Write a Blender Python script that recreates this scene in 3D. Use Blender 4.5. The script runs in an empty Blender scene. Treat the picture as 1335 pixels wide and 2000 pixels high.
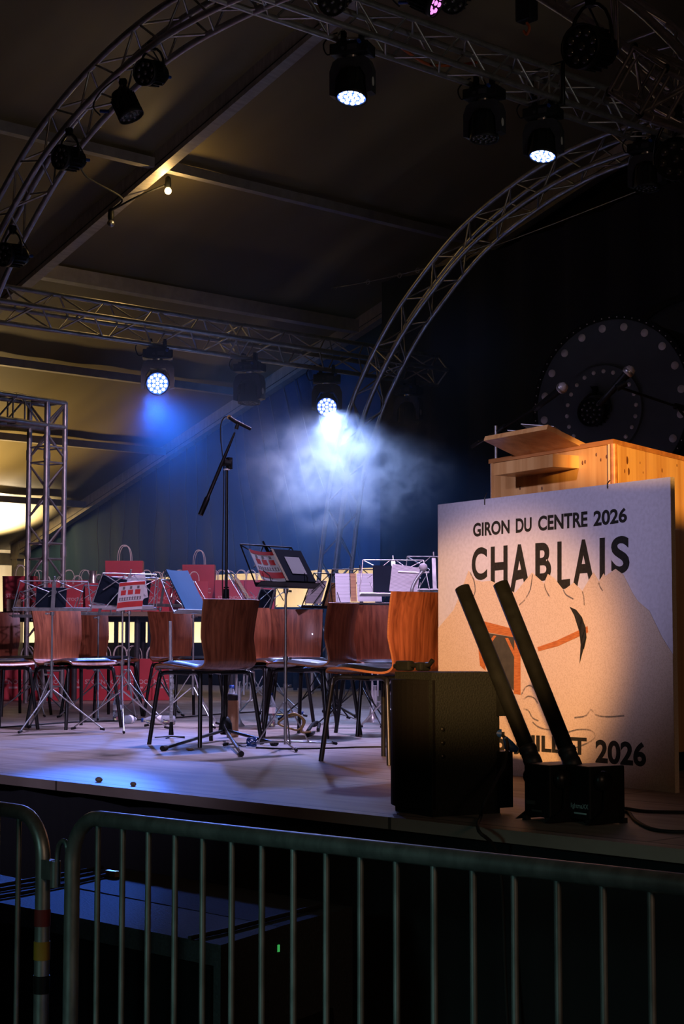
import bpy, bmesh, math, random
from mathutils import Vector, Matrix, Euler
random.seed(7)
sc = bpy.context.scene
COL = sc.collection
V = Vector
PI = math.pi

# ------------------------------------------------------------------ camera, world, lights, exposure
FPX, CX, CY, HZ, EYE = 3250., 667.5, 1000., 1255., 1.58
PITCH = math.atan((HZ - CY) / FPX)
TH = math.atan2(.7328, .6804)
FW = (-math.sin(TH), math.cos(TH)); RT = (math.cos(TH), math.sin(TH))
cam_d = bpy.data.cameras.new('camera'); cam = bpy.data.objects.new('camera', cam_d); COL.objects.link(cam)
cam_d.sensor_fit = 'VERTICAL'; cam_d.sensor_height = 36; cam_d.lens = FPX / 2000 * 36
cam_d.clip_end = 200; cam_d.clip_start = .05
cam.location = (0, 0, EYE); cam.rotation_euler = (PI / 2 + PITCH, 0, TH)
sc.camera = cam

sc.view_settings.view_transform = 'Standard'; sc.view_settings.look = 'None'
sc.view_settings.exposure = 0; sc.view_settings.gamma = 1; sc.view_settings.use_curve_mapping = False
w = bpy.data.worlds.new('night'); sc.world = w; w.use_nodes = True
w.node_tree.nodes['Background'].inputs[0].default_value = (.25, .5, .55, 1)
w.node_tree.nodes['Background'].inputs[1].default_value = .0012

def lamp(name, kind, loc, col, watts, target=None, size=.1, angle=40, blend=.4, sy=None):
    d = bpy.data.lights.new(name, kind); o = bpy.data.objects.new(name, d); COL.objects.link(o)
    d.color = col; d.energy = watts; o.location = loc
    if kind == 'SPOT':
        d.spot_size = math.radians(angle); d.spot_blend = blend; d.shadow_soft_size = size
    elif kind == 'AREA':
        d.size = size
        if sy: d.shape = 'RECTANGLE'; d.size_y = sy
    else: d.shadow_soft_size = size
    if target is not None:
        o.rotation_euler = (V(target) - V(loc)).to_track_quat('-Z', 'Y').to_euler()
    return o

BLUE = (.36, .46, 1.); DEEP = (.03, .22, 1.); LAV = (.66, .60, 1.); AMBER = (1., .50, .16); TEAL = (.45, .9, .85)
lamp('work_light_wing', 'SPOT', (-21.0, 11.6, 2.9), (1, .69, .30), 480, (-20.99, 11.6, 5.2), size=.12, angle=132, blend=.3)
lamp('work_light_eave', 'SPOT', (-23.2, 14.1, 2.5), (1, .80, .54), 1900, (-23.1, 13.6, 5), size=.08, angle=96, blend=1.)
lamp('work_light_beyond', 'AREA', (-23.5, 16.0, .5), (1, .82, .58), 560, (-23.5, 18.2, 1.6), size=15, sy=.6)
lamp('festoon_bulb_light', 'POINT', (-13.62, 10.2, 6.2), (1, .62, .22), 12, size=.04)
lamp('amber_front_spot', 'SPOT', (1.5, -3.0, 3.9), (1, .50, .17), 8800, (-5.14, 5.6, 1.42), size=.08, angle=8.0, blend=.5)
le = lamp('amber_lectern_spot', 'SPOT', (2.8, -.6, 2.9), (1, .53, .15), 9000, (-4.55, 6.2, 2.33), size=.06, angle=6.2, blend=.25); le.scale = (1, .36, 1)
lamp('amber_chair_spot', 'SPOT', (1.5, -3.0, 3.8), (1, .42, .12), 1500, (-5.95, 5.9, 1.62), size=.08, angle=2.7, blend=.5)
lamp('lavender_front_wash', 'SPOT', (-1.2, -3.2, 4.9), LAV, 1300, (-7.8, 6.6, 1.45), size=.15, angle=26, blend=.8)
lamp('lavender_panel_wash', 'SPOT', (-5.4, -2.6, 5.2), (.68, .60, 1), 1350, (-4.5, 5.5, 2.12), size=.15, angle=14, blend=.85)
lamp('lavender_bag_wash', 'SPOT', (-8.6, 7.6, 5.4), (.9, .62, .95), 800, (-13.6, 9.9, 2.45), size=.1, angle=34, blend=.6)
lamp('wash_floor_left', 'SPOT', (-8.8, 8.3, 5.3), (.60, .51, 1), 1300, (-8.5, 6.1, 1), size=.1, angle=56, blend=.6)
lamp('wash_floor_right', 'SPOT', (-8.8, 10.4, 5.2), BLUE, 640, (-8.8, 7.4, 1), size=.1, angle=50, blend=.6)
lamp('wash_back_left', 'SPOT', (-13.1, 9.7, 3.98), (.12, .24, 1), 520, (-5.8, 4.2, .95), size=.1, angle=28, blend=.6)
lamp('wash_subwoofers', 'SPOT', (-13.1, 9.7, 4.02), (.05, .18, 1), 3200, (-4.62, 2.85, .64), size=.1, angle=5.4, blend=.6)
lamp('lavender_chair_fill', 'SPOT', (-5.4, 6.6, 5.1), (.85, .55, .95), 520, (-10.2, 8.0, 1.5), size=.1, angle=52, blend=.7)  # added fill without a fixture, brightens the rear chair backs
lamp('wash_back_right', 'SPOT', (-13.1, 12.0, 3.9), BLUE, 500, (-9.2, 7.6, 1.2), size=.1, angle=46, blend=.6)
lamp('wash_gable_blue', 'SPOT', (-13.45, 9.85, 3.98), (.02, .22, 1), 1250, (-17.2, 15.1, 2.5), size=.1, angle=62, blend=.9)
lamp('barrier_teal_fill', 'SPOT', (-2.2, -4, 2.6), TEAL, 270, (-2.9, 2.4, .05), size=.5, angle=24, blend=.5)  # added unseen fill behind the viewpoint, brightens the barrier bars
lamp('truss_highlight_fill', 'SPOT', (-2.6, 8.6, 2.3), (1, .97, .86), 85, (-9.2, 9.2, 6.3), size=.25, angle=52, blend=.8)  # added fill, no lamp stands here; lifts highlights on the upper trusses
lamp('warm_stage_fill', 'AREA', (4.5, .5, 3.3), (1, .6, .4), 36, (-7.5, 6.5, 1), size=1.2, sy=1.2)

# ------------------------------------------------------------------ pixel rays to world points
def ray(px, py):
    x = (px - CX) / FPX; y = (CY - py) / FPX
    f = math.cos(PITCH) - y * math.sin(PITCH); u = math.sin(PITCH) + y * math.cos(PITCH)
    return V((RT[0] * x + FW[0] * f, RT[1] * x + FW[1] * f, u)), f
def zp(px, py, z=1.):
    r, f = ray(px, py); return V((0, 0, EYE)) + r * ((z - EYE) / r.z)
def yp(px, py, y):
    r, f = ray(px, py); return V((0, 0, EYE)) + r * (y / r.y)
def xp(px, py, x):
    r, f = ray(px, py); return V((0, 0, EYE)) + r * (x / r.x)
def dp(px, py, d):
    r, f = ray(px, py); return V((0, 0, EYE)) + r * (d / f)
def toward_cam(p):
    d = V((-p[0], -p[1])); d.normalize(); return math.atan2(d.y, d.x)

# ------------------------------------------------------------------ materials
def mat(name, col, rough=.5, metal=0., col2=None, scale=8., stretch=(1, 1, 1), detail=4., bump=0., bscale=None, lo=.35, hi=.65, emit=None, estr=0., alpha=1., spec=.5, coat=0., dist=0.):
    m = bpy.data.materials.new(name); m.use_nodes = True
    nt = m.node_tree; b = nt.nodes['Principled BSDF']
    b.inputs['Base Color'].default_value = (*col, 1); b.inputs['Roughness'].default_value = rough
    b.inputs['Metallic'].default_value = metal; b.inputs['Specular IOR Level'].default_value = spec
    b.inputs['Coat Weight'].default_value = coat
    if emit: b.inputs['Emission Color'].default_value = (*emit, 1); b.inputs['Emission Strength'].default_value = estr
    if alpha < 1: b.inputs['Alpha'].default_value = alpha
    tc = nt.nodes.new('ShaderNodeTexCoord'); mp = nt.nodes.new('ShaderNodeMapping')
    mp.inputs['Scale'].default_value = stretch; nt.links.new(tc.outputs['Object'], mp.inputs[0])
    ns = nt.nodes.new('ShaderNodeTexNoise'); ns.inputs['Scale'].default_value = scale; ns.inputs['Detail'].default_value = detail; ns.inputs['Distortion'].default_value = dist
    nt.links.new(mp.outputs[0], ns.inputs['Vector'])
    c2 = col2 if col2 else tuple(c * .75 for c in col)
    rp = nt.nodes.new('ShaderNodeValToRGB'); rp.color_ramp.elements[0].position = lo; rp.color_ramp.elements[1].position = hi
    rp.color_ramp.elements[0].color = (*c2, 1); rp.color_ramp.elements[1].color = (*col, 1)
    nt.links.new(ns.outputs[0], rp.inputs[0]); nt.links.new(rp.outputs[0], b.inputs['Base Color'])
    if bump:
        n2 = ns
        if bscale:
            n2 = nt.nodes.new('ShaderNodeTexNoise'); n2.inputs['Scale'].default_value = bscale; n2.inputs['Detail'].default_value = 3 if bscale > 5 else 1
            nt.links.new(mp.outputs[0], n2.inputs['Vector'])
        bp = nt.nodes.new('ShaderNodeBump'); bp.inputs['Strength'].default_value = bump; bp.inputs['Distance'].default_value = .01
        nt.links.new(n2.outputs[0], bp.inputs['Height']); nt.links.new(bp.outputs[0], b.inputs['Normal'])
    return m
M = {}
M['alu'] = mat('aluminium', (.50, .50, .49), .38, .85, (.36, .36, .35), 14)
M['galv'] = mat('galvanised_steel', (.42, .45, .44), .42, .7, (.26, .29, .28), 30, (1, 1, .4))
M['black'] = mat('black_plastic', (.010, .012, .012), .5, 0, (.006, .007, .007), 20, spec=.25)
M['blackmetal'] = mat('black_painted_steel', (.013, .014, .014), .34, .2, (.008, .008, .008), 20)
M['headgrey'] = mat('charcoal_plastic', (.035, .037, .042), .5, 0, (.022, .023, .027), 20)
M['rubber'] = mat('rubber', (.01, .01, .01), .8)
M['chrome'] = mat('chrome', (.66, .66, .66), .28, .9, (.55, .55, .55), 10)
M['silver'] = mat('silver_plate', (.88, .88, .88), .3, .55, (.7, .7, .7), 10)
M['brass'] = mat('brass_clip', (.36, .21, .07), .42, .5)
M['chairwood'] = mat('cherry_plywood', (.30, .092, .038), .34, 0, (.13, .034, .013), 2.6, (10, 10, .7), 7, lo=.34, hi=.64, coat=.3, dist=1.6)
M['plyedge'] = mat('plywood_edge', (.42, .16, .06), .5, 0, (.25, .09, .03), 20, (1, 1, 40))
M['pad'] = mat('black_leatherette', (.013, .014, .018), .28, 0, (.009, .01, .012), 12, bump=.05)
M['pine'] = mat('varnished_pine', (.74, .42, .15), .38, 0, (.54, .25, .07), 2.2, (8, 8, .35), 6, lo=.32, hi=.62, coat=.2, dist=.6)
M['pinedark'] = mat('pine_edge', (.50, .21, .06), .4, 0, (.33, .12, .03), 4, (1, 8, 8))
M['knot'] = mat('pine_knot', (.16, .055, .015), .5)
M['chip'] = mat('raw_particleboard', (.60, .47, .345), .8, 0, (.53, .405, .29), 170, (1, 1, 1), 2, lo=.42, hi=.52, bump=.12)
M['sky'] = mat('grey_paint_on_board', (.56, .545, .60), .75, 0, (.50, .485, .53), 60, (1, 1, 1), 6, lo=.35, hi=.6, bump=.08)
M['ink'] = mat('dark_brown_paint', (.018, .017, .015), .85, 0, (.026, .025, .02), 90, spec=.08)
M['pencil'] = mat('pencil_grey', (.23, .21, .20), .85)
M['timber'] = mat('painted_timber', (.52, .17, .035), .7, 0, (.36, .10, .02), 30, (1, 1, 8))
M['pit'] = mat('painted_mine_dark', (.055, .048, .03), .8, 0, (.04, .035, .02), 30)
M['pvc'] = mat('tent_fabric', (.195, .162, .082), .6, 0, (.15, .122, .06), .8, (.2, 1.5, 1), 2, bump=.7, bscale=1.1)
for _n in M['pvc'].node_tree.nodes:
    if _n.type == 'BUMP': _n.inputs['Distance'].default_value = .06
M['gable'] = mat('tent_wall_blue_lit_tint', (.018, .075, .17), .75, 0, (.013, .058, .135), 1.2, (5, 1, .3), 4)  # blue of the stage light is mixed into the wall colour
M['tentalu'] = mat('tent_frame_aluminium', (.45, .42, .36), .5, .25, (.34, .315, .27), 5, (6, 1, 1), 6)
M['purlin'] = mat('purlin_aluminium', (.36, .34, .30), .5, .3)
M['cream'] = mat('cream_curtain', (.86, .76, .58), .8, 0, (.74, .63, .46), 1.2, (5, 1, .2), 3)
M['molton'] = mat('black_molton', (.006, .006, .007), .95, 0, (.004, .004, .005), 3, (6, 6, .4))
M['stage'] = None
M['asphalt'] = mat('dark_ground', (.03, .03, .03), .8, 0, (.02, .02, .02), 6, bump=.2, bscale=60)
M['red'] = mat('red_paper', (.46, .035, .05), .55, 0, (.36, .025, .04), 5, (1, 1, .5))
M['redprint'] = mat('pale_print', (.64, .40, .42), .6)
M['handle'] = mat('paper_cord', (.72, .68, .66), .7)
M['paper'] = mat('white_paper', (.80, .79, .78), .7, 0, (.74, .73, .72), 9)
M['posterred'] = mat('poster_red', (.75, .055, .05), .5)
M['cream_page'] = mat('cream_page_edge', (.75, .60, .38), .7)
M['folder'] = mat('dark_blue_folder', (.012, .02, .034), .75, 0, (.010, .017, .03), 6, spec=.1)
M['bluecover'] = mat('blue_book_cover', (.012, .06, .13), .6, 0, (.010, .05, .11), 5, spec=.2)
M['subtex'] = mat('textured_black_paint', (.013, .016, .015), .75, 0, (.008, .010, .0095), 160, (1, 1, 1), 3, bump=.4, spec=.2)
M['subbox'] = mat('worn_black_paint', (.042, .046, .048), .8, 0, (.03, .033, .034), 120, (1, 1, 1), 3, bump=.3, spec=.15)
M['grille'] = mat('speaker_grille', (.005, .005, .006), .7, 0, (.003, .003, .003), 300, spec=.1)
M['bluepl'] = mat('blue_plastic', (.012, .06, .28), .4)
M['orange_cable'] = mat('orange_cable', (.45, .09, .02), .6)
M['tapered'] = mat('red_tape', (.22, .02, .02), .6)
M['tapeyel'] = mat('yellow_tape', (.42, .25, .02), .6)
M['disc'] = mat('dark_slate_paint', (.085, .105, .12), .7, 0, (.075, .092, .105), 5)
M['dot'] = mat('grey_rivet_paint', (.80, .75, .76), .6)
M['wheelgrey'] = mat('grey_green_paint', (.05, .058, .05), .75, 0, (.035, .042, .035), 20)
M['mesh'] = mat('mic_grille', (.78, .72, .72), .45, .3, (.5, .46, .46), 400, lo=.45, hi=.55)
M['sticker'] = mat('white_sticker', (.55, .55, .52), .6)
M['flask'] = mat('peach_flask', (.62, .33, .17), .45)
M['wood_old'] = mat('grey_table_wood', (.22, .16, .11), .6, 0, (.16, .11, .07), 4, (1, 14, 14))
M['white_print'] = mat('pale_blue_print', (.42, .62, .62), .5)
M['led_w'] = mat('lit_led', (.8, .85, 1), .3, emit=(.55, .70, 1), estr=4.5)
M['led_rim'] = mat('lit_led_face', (.03, .06, .3), .3, emit=(.06, .17, 1), estr=1.6)
M['led_pink'] = mat('lit_pink_led', (.8, .3, .8), .3, emit=(.9, .25, .85), estr=1.6)
M['led_off'] = mat('unlit_lens', (.10, .105, .10), .12, .6)
M['bulb'] = mat('lit_bulb', (1, .8, .5), .3, emit=(1, .62, .22), estr=14)
M['led_green'] = mat('green_led', (.05, .5, .1), .3, emit=(.1, .9, .2), estr=.35)

def glass(name, col, rough=.05):
    m = bpy.data.materials.new(name); m.use_nodes = True; b = m.node_tree.nodes['Principled BSDF']
    b.inputs['Base Color'].default_value = (*col, 1); b.inputs['Roughness'].default_value = rough
    b.inputs['Transmission Weight'].default_value = .9; b.inputs['IOR'].default_value = 1.25
    return m
M['pet'] = glass('clear_plastic', (.75, .85, .95))

def stage_mat():
    m = bpy.data.materials.new('stage_plywood'); m.use_nodes = True; nt = m.node_tree; b = nt.nodes['Principled BSDF']
    tc = nt.nodes.new('ShaderNodeTexCoord')
    br = nt.nodes.new('ShaderNodeTexBrick'); br.inputs['Scale'].default_value = 1; br.inputs['Brick Width'].default_value = 2.; br.inputs['Row Height'].default_value = 1.
    br.inputs['Mortar Size'].default_value = .008; br.inputs['Mortar Smooth'].default_value = .2
    br.inputs['Color1'].default_value = (.37, .30, .25, 1); br.inputs['Color2'].default_value = (.31, .25, .21, 1); br.inputs['Mortar'].default_value = (.09, .075, .06, 1)
    nt.links.new(tc.outputs['Object'], br.inputs['Vector'])
    mp = nt.nodes.new('ShaderNodeMapping'); mp.inputs['Scale'].default_value = (.8, 7, 1); nt.links.new(tc.outputs['Object'], mp.inputs[0])
    n1 = nt.nodes.new('ShaderNodeTexNoise'); n1.inputs['Scale'].default_value = 2.2; n1.inputs['Detail'].default_value = 8; nt.links.new(mp.outputs[0], n1.inputs['Vector'])
    r1 = nt.nodes.new('ShaderNodeValToRGB'); r1.color_ramp.elements[0].position = .32; r1.color_ramp.elements[1].position = .62
    r1.color_ramp.elements[0].color = (.62, .58, .55, 1); r1.color_ramp.elements[1].color = (1, 1, 1, 1)
    nt.links.new(n1.outputs[0], r1.inputs[0])
    mx = nt.nodes.new('ShaderNodeMixRGB'); mx.blend_type = 'MULTIPLY'; mx.inputs[0].default_value = 1
    nt.links.new(br.outputs[0], mx.inputs[1]); nt.links.new(r1.outputs[0], mx.inputs[2]); nt.links.new(mx.outputs[0], b.inputs['Base Color'])
    b.inputs['Roughness'].default_value = .55
    return m
M['stage'] = stage_mat()

def music_mat(name, base, line, scale):
    m = bpy.data.materials.new(name); m.use_nodes = True; nt = m.node_tree; b = nt.nodes['Principled BSDF']; b.inputs['Roughness'].default_value = .7
    tc = nt.nodes.new('ShaderNodeTexCoord'); wv = nt.nodes.new('ShaderNodeTexWave'); wv.bands_direction = 'Z'; wv.inputs['Scale'].default_value = scale
    wv.inputs['Distortion'].default_value = .6; wv.inputs['Detail'].default_value = 2
    nt.links.new(tc.outputs['Object'], wv.inputs['Vector'])
    rp = nt.nodes.new('ShaderNodeValToRGB'); rp.color_ramp.elements[0].position = .15; rp.color_ramp.elements[1].position = .45
    rp.color_ramp.elements[0].color = (*line, 1); rp.color_ramp.elements[1].color = (*base, 1)
    nt.links.new(wv.outputs[0], rp.inputs[0]); nt.links.new(rp.outputs[0], b.inputs['Base Color'])
    return m
M['music'] = music_mat('printed_music', (.78, .77, .78), (.42, .41, .42), 34)
M['musicbrown'] = music_mat('printed_music_brown', (.55, .30, .12), (.22, .10, .05), 30)

# ------------------------------------------------------------------ mesh helpers
class MB:
    def __init__(s): s.v = []; s.f = []; s.sm = []
    def add(s, vs, fs, smooth=False, mx=None):
        n = len(s.v)
        for p in vs: s.v.append((mx @ V(p)) if mx is not None else V(p))
        for f in fs: s.f.append([i + n for i in f]); s.sm.append(smooth)
        return s
    def box(s, c, d, mx=None, rot=None, bev=0):
        x, y, z = d[0] / 2, d[1] / 2, d[2] / 2
        bm = bmesh.new(); bmesh.ops.create_cube(bm, size=1)
        for v in bm.verts: v.co = V((v.co.x * 2 * x, v.co.y * 2 * y, v.co.z * 2 * z))
        if bev: bmesh.ops.bevel(bm, geom=bm.edges[:], offset=bev, segments=2, affect='EDGES', profile=.6)
        R = rot.to_matrix().to_4x4() if rot else Matrix()
        T = Matrix.Translation(V(c)) @ R
        if mx is not None: T = mx @ T
        bm.verts.ensure_lookup_table(); bm.verts.index_update()
        s.add([v.co.copy() for v in bm.verts], [[v.index for v in f.verts] for f in bm.faces], False, T); bm.free(); return s
    def tube(s, pts, r, seg=8, mx=None, closed=False, cap=True):
        pts = [V(p) for p in pts]; n = len(pts)
        rs = r if isinstance(r, (list, tuple)) else [r] * n
        prev = None; rings = []
        for i in range(n):
            if closed: t = pts[(i + 1) % n] - pts[i - 1]
            else: t = pts[min(i + 1, n - 1)] - pts[max(i - 1, 0)]
            if t.length < 1e-9: t = V((0, 0, 1))
            t.normalize()
            if prev is None:
                a = V((0, 0, 1)) if abs(t.z) < .9 else V((1, 0, 0)); u = t.cross(a).normalized()
            else:
                u = prev - t * prev.dot(t)
                u = u.normalized() if u.length > 1e-6 else t.orthogonal().normalized()
            prev = u; wv = t.cross(u)
            rings.append([pts[i] + (u * math.cos(2 * PI * k / seg) + wv * math.sin(2 * PI * k / seg)) * rs[i] for k in range(seg)])
        vs = [p for R in rings for p in R]; fs = []
        for i in range(n if closed else n - 1):
            j = (i + 1) % n
            for k in range(seg):
                k2 = (k + 1) % seg; fs.append([i * seg + k, i * seg + k2, j * seg + k2, j * seg + k])
        s.add(vs, fs, True, mx)
        if cap and not closed:
            s.add(rings[0], [list(range(seg))[::-1]], False, mx); s.add(rings[-1], [list(range(seg))], False, mx)
        return s
    def lathe(s, prof, seg=20, mx=None, smooth=True, caps=True):
        vs = []; fs = []
        for (r, z) in prof:
            for k in range(seg): vs.append(V((r * math.cos(2 * PI * k / seg), r * math.sin(2 * PI * k / seg), z)))
        for i in range(len(prof) - 1):
            for k in range(seg):
                k2 = (k + 1) % seg; fs.append([i * seg + k, i * seg + k2, (i + 1) * seg + k2, (i + 1) * seg + k])
        s.add(vs, fs, smooth, mx)
        if caps and prof[0][0] > 1e-5: s.add([vs[k] for k in range(seg)], [list(range(seg))[::-1]], False, mx)
        if caps and prof[-1][0] > 1e-5: s.add([vs[(len(prof) - 1) * seg + k] for k in range(seg)], [list(range(seg))], False, mx)
        return s
    def prism(s, poly, h, mx=None, z0=0):
        n = len(poly)
        a = sum(poly[i][0] * poly[(i + 1) % n][1] - poly[(i + 1) % n][0] * poly[i][1] for i in range(n))
        if a < 0: poly = poly[::-1]
        vs = [V((p[0], p[1], z0)) for p in poly] + [V((p[0], p[1], z0 + h)) for p in poly]
        fs = [list(range(n))[::-1], list(range(n, 2 * n))] + [[i, (i + 1) % n, n + (i + 1) % n, n + i] for i in range(n)]
        return s.add(vs, fs, False, mx)
    def sphere(s, c, r, mx=None, seg=14, sq=(1, 1, 1)):
        T = Matrix.Translation(V(c)) @ Matrix.Diagonal((*sq, 1))
        if mx is not None: T = mx @ T
        return s.lathe([(r * math.sin(PI * i / 8) + (1e-6), -r * math.cos(PI * i / 8)) for i in range(9)], seg, T)
    def build(s, name, m, parent=None, mx=None):
        me = bpy.data.meshes.new(name)
        me.from_pydata([tuple((mx @ v) if mx is not None else v) for v in s.v], [], s.f); me.update()
        me.polygons.foreach_set('use_smooth', s.sm)
        me.materials.append(m)
        o = bpy.data.objects.new(name, me); COL.objects.link(o)
        if parent is not None: o.parent = parent
        return o
def meta(o, label=None, cat=None, group=None, kind=None):
    if label: o['label'] = label
    if cat: o['category'] = cat
    if group: o['group'] = group
    if kind: o['kind'] = kind
    return o
def thing(name, label, cat, loc=(0, 0, 0), rz=0, group=None):
    o = bpy.data.objects.new(name, None); COL.objects.link(o); o.empty_display_size = .1
    o.location = loc; o.rotation_euler = (0, 0, rz)
    return meta(o, label, cat, group)
def kids(o): return [c for c in bpy.data.objects if c.parent == o]
def copy_tree(o, parent=None):
    ks = kids(o); c = o.copy(); COL.objects.link(c)
    if parent is not None: c.parent = parent
    for k in ks: copy_tree(k, c)
    return c
def struct(name, mb, m): return meta(mb.build(name, m), kind='structure')
def Tm(x, y, z): return Matrix.Translation((x, y, z))
def Rx(a): return Matrix.Rotation(a, 4, 'X')
def Ry(a): return Matrix.Rotation(a, 4, 'Y')
def Rz(a): return Matrix.Rotation(a, 4, 'Z')
def smooth_path(pts, n=6):
    P = [V(p) for p in pts]; out = []
    for i in range(len(P) - 1):
        p0 = P[max(i - 1, 0)]; p1 = P[i]; p2 = P[i + 1]; p3 = P[min(i + 2, len(P) - 1)]
        for k in range(n):
            t = k / n
            out.append(.5 * ((2 * p1) + (p2 - p0) * t + (2 * p0 - 5 * p1 + 4 * p2 - p3) * t * t + (3 * p1 - p0 - 3 * p2 + p3) * t ** 3))
    out.append(P[-1]); return out
def resample(path, step):
    out = [path[0]]; acc = 0
    for a, b in zip(path, path[1:]):
        L = (b - a).length; d = step - acc
        while d <= L and L > 0:
            out.append(a + (b - a) * (d / L)); d += step
        acc = (acc + L) % step if L > 0 else acc
    return out
def text_mesh(s, offset=.0):
    c = bpy.data.curves.new('txt', 'FONT'); c.body = s; c.size = 1; c.extrude = .0; c.offset = offset; c.fill_mode = 'FRONT'; c.resolution_u = 6
    o = bpy.data.objects.new('txt', c); COL.objects.link(o); bpy.context.view_layer.update()
    me = bpy.data.meshes.new_from_object(o.evaluated_get(bpy.context.evaluated_depsgraph_get()))
    vs = [v.co.copy() for v in me.vertices]; fs = [list(p.vertices) for p in me.polygons]
    bpy.data.objects.remove(o); bpy.data.curves.remove(c); bpy.data.meshes.remove(me)
    x0 = min(v.x for v in vs); x1 = max(v.x for v in vs); y0 = min(v.y for v in vs); y1 = max(v.y for v in vs)
    return [V(((v.x - x0) / (x1 - x0), (v.y - y0) / (y1 - y0), 0)) for v in vs], fs, (x1 - x0) / (y1 - y0)

# ------------------------------------------------------------------ ground and stage
struct('ground', MB().box((-8, 8, -.05), (46, 50, .1)), M['asphalt'])
SY0, SY1, SX0, SX1 = 3.93, 14.2, -20., 1.6
fl = MB().box(((SX0 + SX1) / 2, (SY0 + SY1) / 2, .98), (SX1 - SX0, SY1 - SY0, .04))
struct('floor', fl, M['stage'])
sk = MB(); n = 150
vs = []
for i in range(n + 1):
    x = SX0 + (SX1 - SX0) * i / n; y = SY0 + .06 + .018 * math.sin(i * 1.9) + .01 * math.sin(i * .7)
    vs += [V((x, y, 0)), V((x, y, .96))]
sk.add(vs, [[2 * i, 2 * i + 2, 2 * i + 3, 2 * i + 1] for i in range(n)], True)
struct('wall_stage_skirt', sk, M['molton'])

# ------------------------------------------------------------------ the tent
SL = .316; X0, Z0, YG, XR = -24.06, 3.076, 15., -8.8
def roof_z(x): return Z0 + SL * (x - X0) if x <= XR else Z0 + SL * (2 * XR - x - X0)
AL = math.atan(SL)
rf = MB(); NX, NY = 40, 260
def rv(i, j):
    x = X0 - .35 + (XR * 2 - 2 * X0 + .7) * i / NX; y = -3 + 18.05 * j / NY
    b = .004 * math.sin(y * 3.1) + .003 * math.sin(y * 7.3 + x * .06)
    return V((x, y, roof_z(x) + .17 + b))
vs = [rv(i, j) for i in range(NX + 1) for j in range(NY + 1)]
fs = [[i * (NY + 1) + j, i * (NY + 1) + j + 1, (i + 1) * (NY + 1) + j + 1, (i + 1) * (NY + 1) + j] for i in range(NX) for j in range(NY)]
struct('ceiling', rf.add(vs, fs, True), M['pvc'])
NRM = V((-math.sin(AL), 0, math.cos(AL))); DIR = V((math.cos(AL), 0, math.sin(AL)))
def rafter(y, label):
    L = (XR - X0) / math.cos(AL)
    root = thing('tent_rafter', label, 'tent beam', (X0, y, Z0), 0, None)
    F = Matrix(((DIR.x, 0, NRM.x, 0), (DIR.y, 1, NRM.y, 0), (DIR.z, 0, NRM.z, 0), (0, 0, 0, 1)))
    MB().box((L / 2, 0, .10), (L, .13, .27), F).build('beam_profile', M['tentalu'], root)
    g = MB()
    for sy in (-1, 1):
        g.box((L / 2, sy * .068, .02), (L, .006, .008), F); g.box((L / 2, sy * .068, .215), (L, .006, .012), F)
    g.build('groove', M['blackmetal'], root)
    MB().box((-.06, 0, .05), (.24, .17, .3)).box((-.08, 0, -1.45), (.16, .14, 3.1)).build('eave_post', M['tentalu'], root)
    return root
rafter(10., 'near sloping aluminium tent rafter crossing behind the curved truss')
rafter(15., 'far sloping aluminium tent rafter above the blue lit tent wall')
def purlin(x, y0, y1, label, s=.10):
    return meta(MB().box((0, (y1 - y0) / 2, 0), (s, y1 - y0, s), None).build('roof_purlin', M['purlin']), label, 'roof beam', 'purlins under the tent roof')
PL = {-13.55: ('short purlin left of the near rafter, behind the curved truss lamps', 'long purlin running right from the lit bulb on the near rafter'),
      -15.83: ('purlin leaving the frame left of the near rafter foot', 'wide purlin just above the lower straight truss'),
      -17.95: ('purlin hidden behind the truss left of the frame', 'purlin passing behind the left lit moving head'),
      -20.0: ('purlin low on the left side beyond the frame', 'second lowest purlin meeting the far rafter near the truss tower'),
      -22.1: ('purlin at the very left edge of the tent', 'lowest purlin passing behind the truss tower')}
for x, (a, b) in PL.items():
    if x == -13.55:
        o = purlin(x, 5.1, 9.93, a); o.location = (x, 5.1, roof_z(x) + .07)
    o = purlin(x, 10.07, 14.93, b, .16 if x == -15.83 else .10); o.location = (x, 10.07, roof_z(x) + .07)
struct('beam_eave', MB().box((X0 - .25, 6, Z0 - .10), (.12, 18, .20)), M['purlin'])
# gable wall: folded sheet under the far rafter, open below 2.55 m on the left part
gb = MB()
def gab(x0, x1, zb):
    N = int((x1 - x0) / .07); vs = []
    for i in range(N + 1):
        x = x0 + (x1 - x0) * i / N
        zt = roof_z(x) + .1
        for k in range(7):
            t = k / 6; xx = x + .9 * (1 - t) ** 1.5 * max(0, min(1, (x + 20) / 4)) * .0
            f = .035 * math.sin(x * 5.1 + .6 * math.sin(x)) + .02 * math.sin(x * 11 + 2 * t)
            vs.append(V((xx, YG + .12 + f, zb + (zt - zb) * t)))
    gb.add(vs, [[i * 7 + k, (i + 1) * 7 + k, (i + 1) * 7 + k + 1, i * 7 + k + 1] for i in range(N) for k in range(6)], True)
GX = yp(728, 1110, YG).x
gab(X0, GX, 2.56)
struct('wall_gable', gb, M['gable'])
gb = MB(); YG += .12; gab(GX - .25, 6.4, 0); YG -= .12; struct('wall_gable_right', gb, M['molton'])  # black cloth here stands in for the unlit part of the gable
seam = MB()
for i in range(17):
    x = -21.8 + i * .37 + random.uniform(-.08, .08); lean = max(0, (x + 19.6)) * .28
    zt = roof_z(x - lean) + .02
    seam.tube(smooth_path([(x - lean, YG + .03, zt), (x - lean * .6 + random.uniform(-.05, .05), YG + .02, zt - .4 * (zt - 2.6)), (x - lean * .25 + random.uniform(-.05, .05), YG + .02, zt - .7 * (zt - 2.6)), (x, YG + .03, 2.6)], 5), .007, 5)
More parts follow.
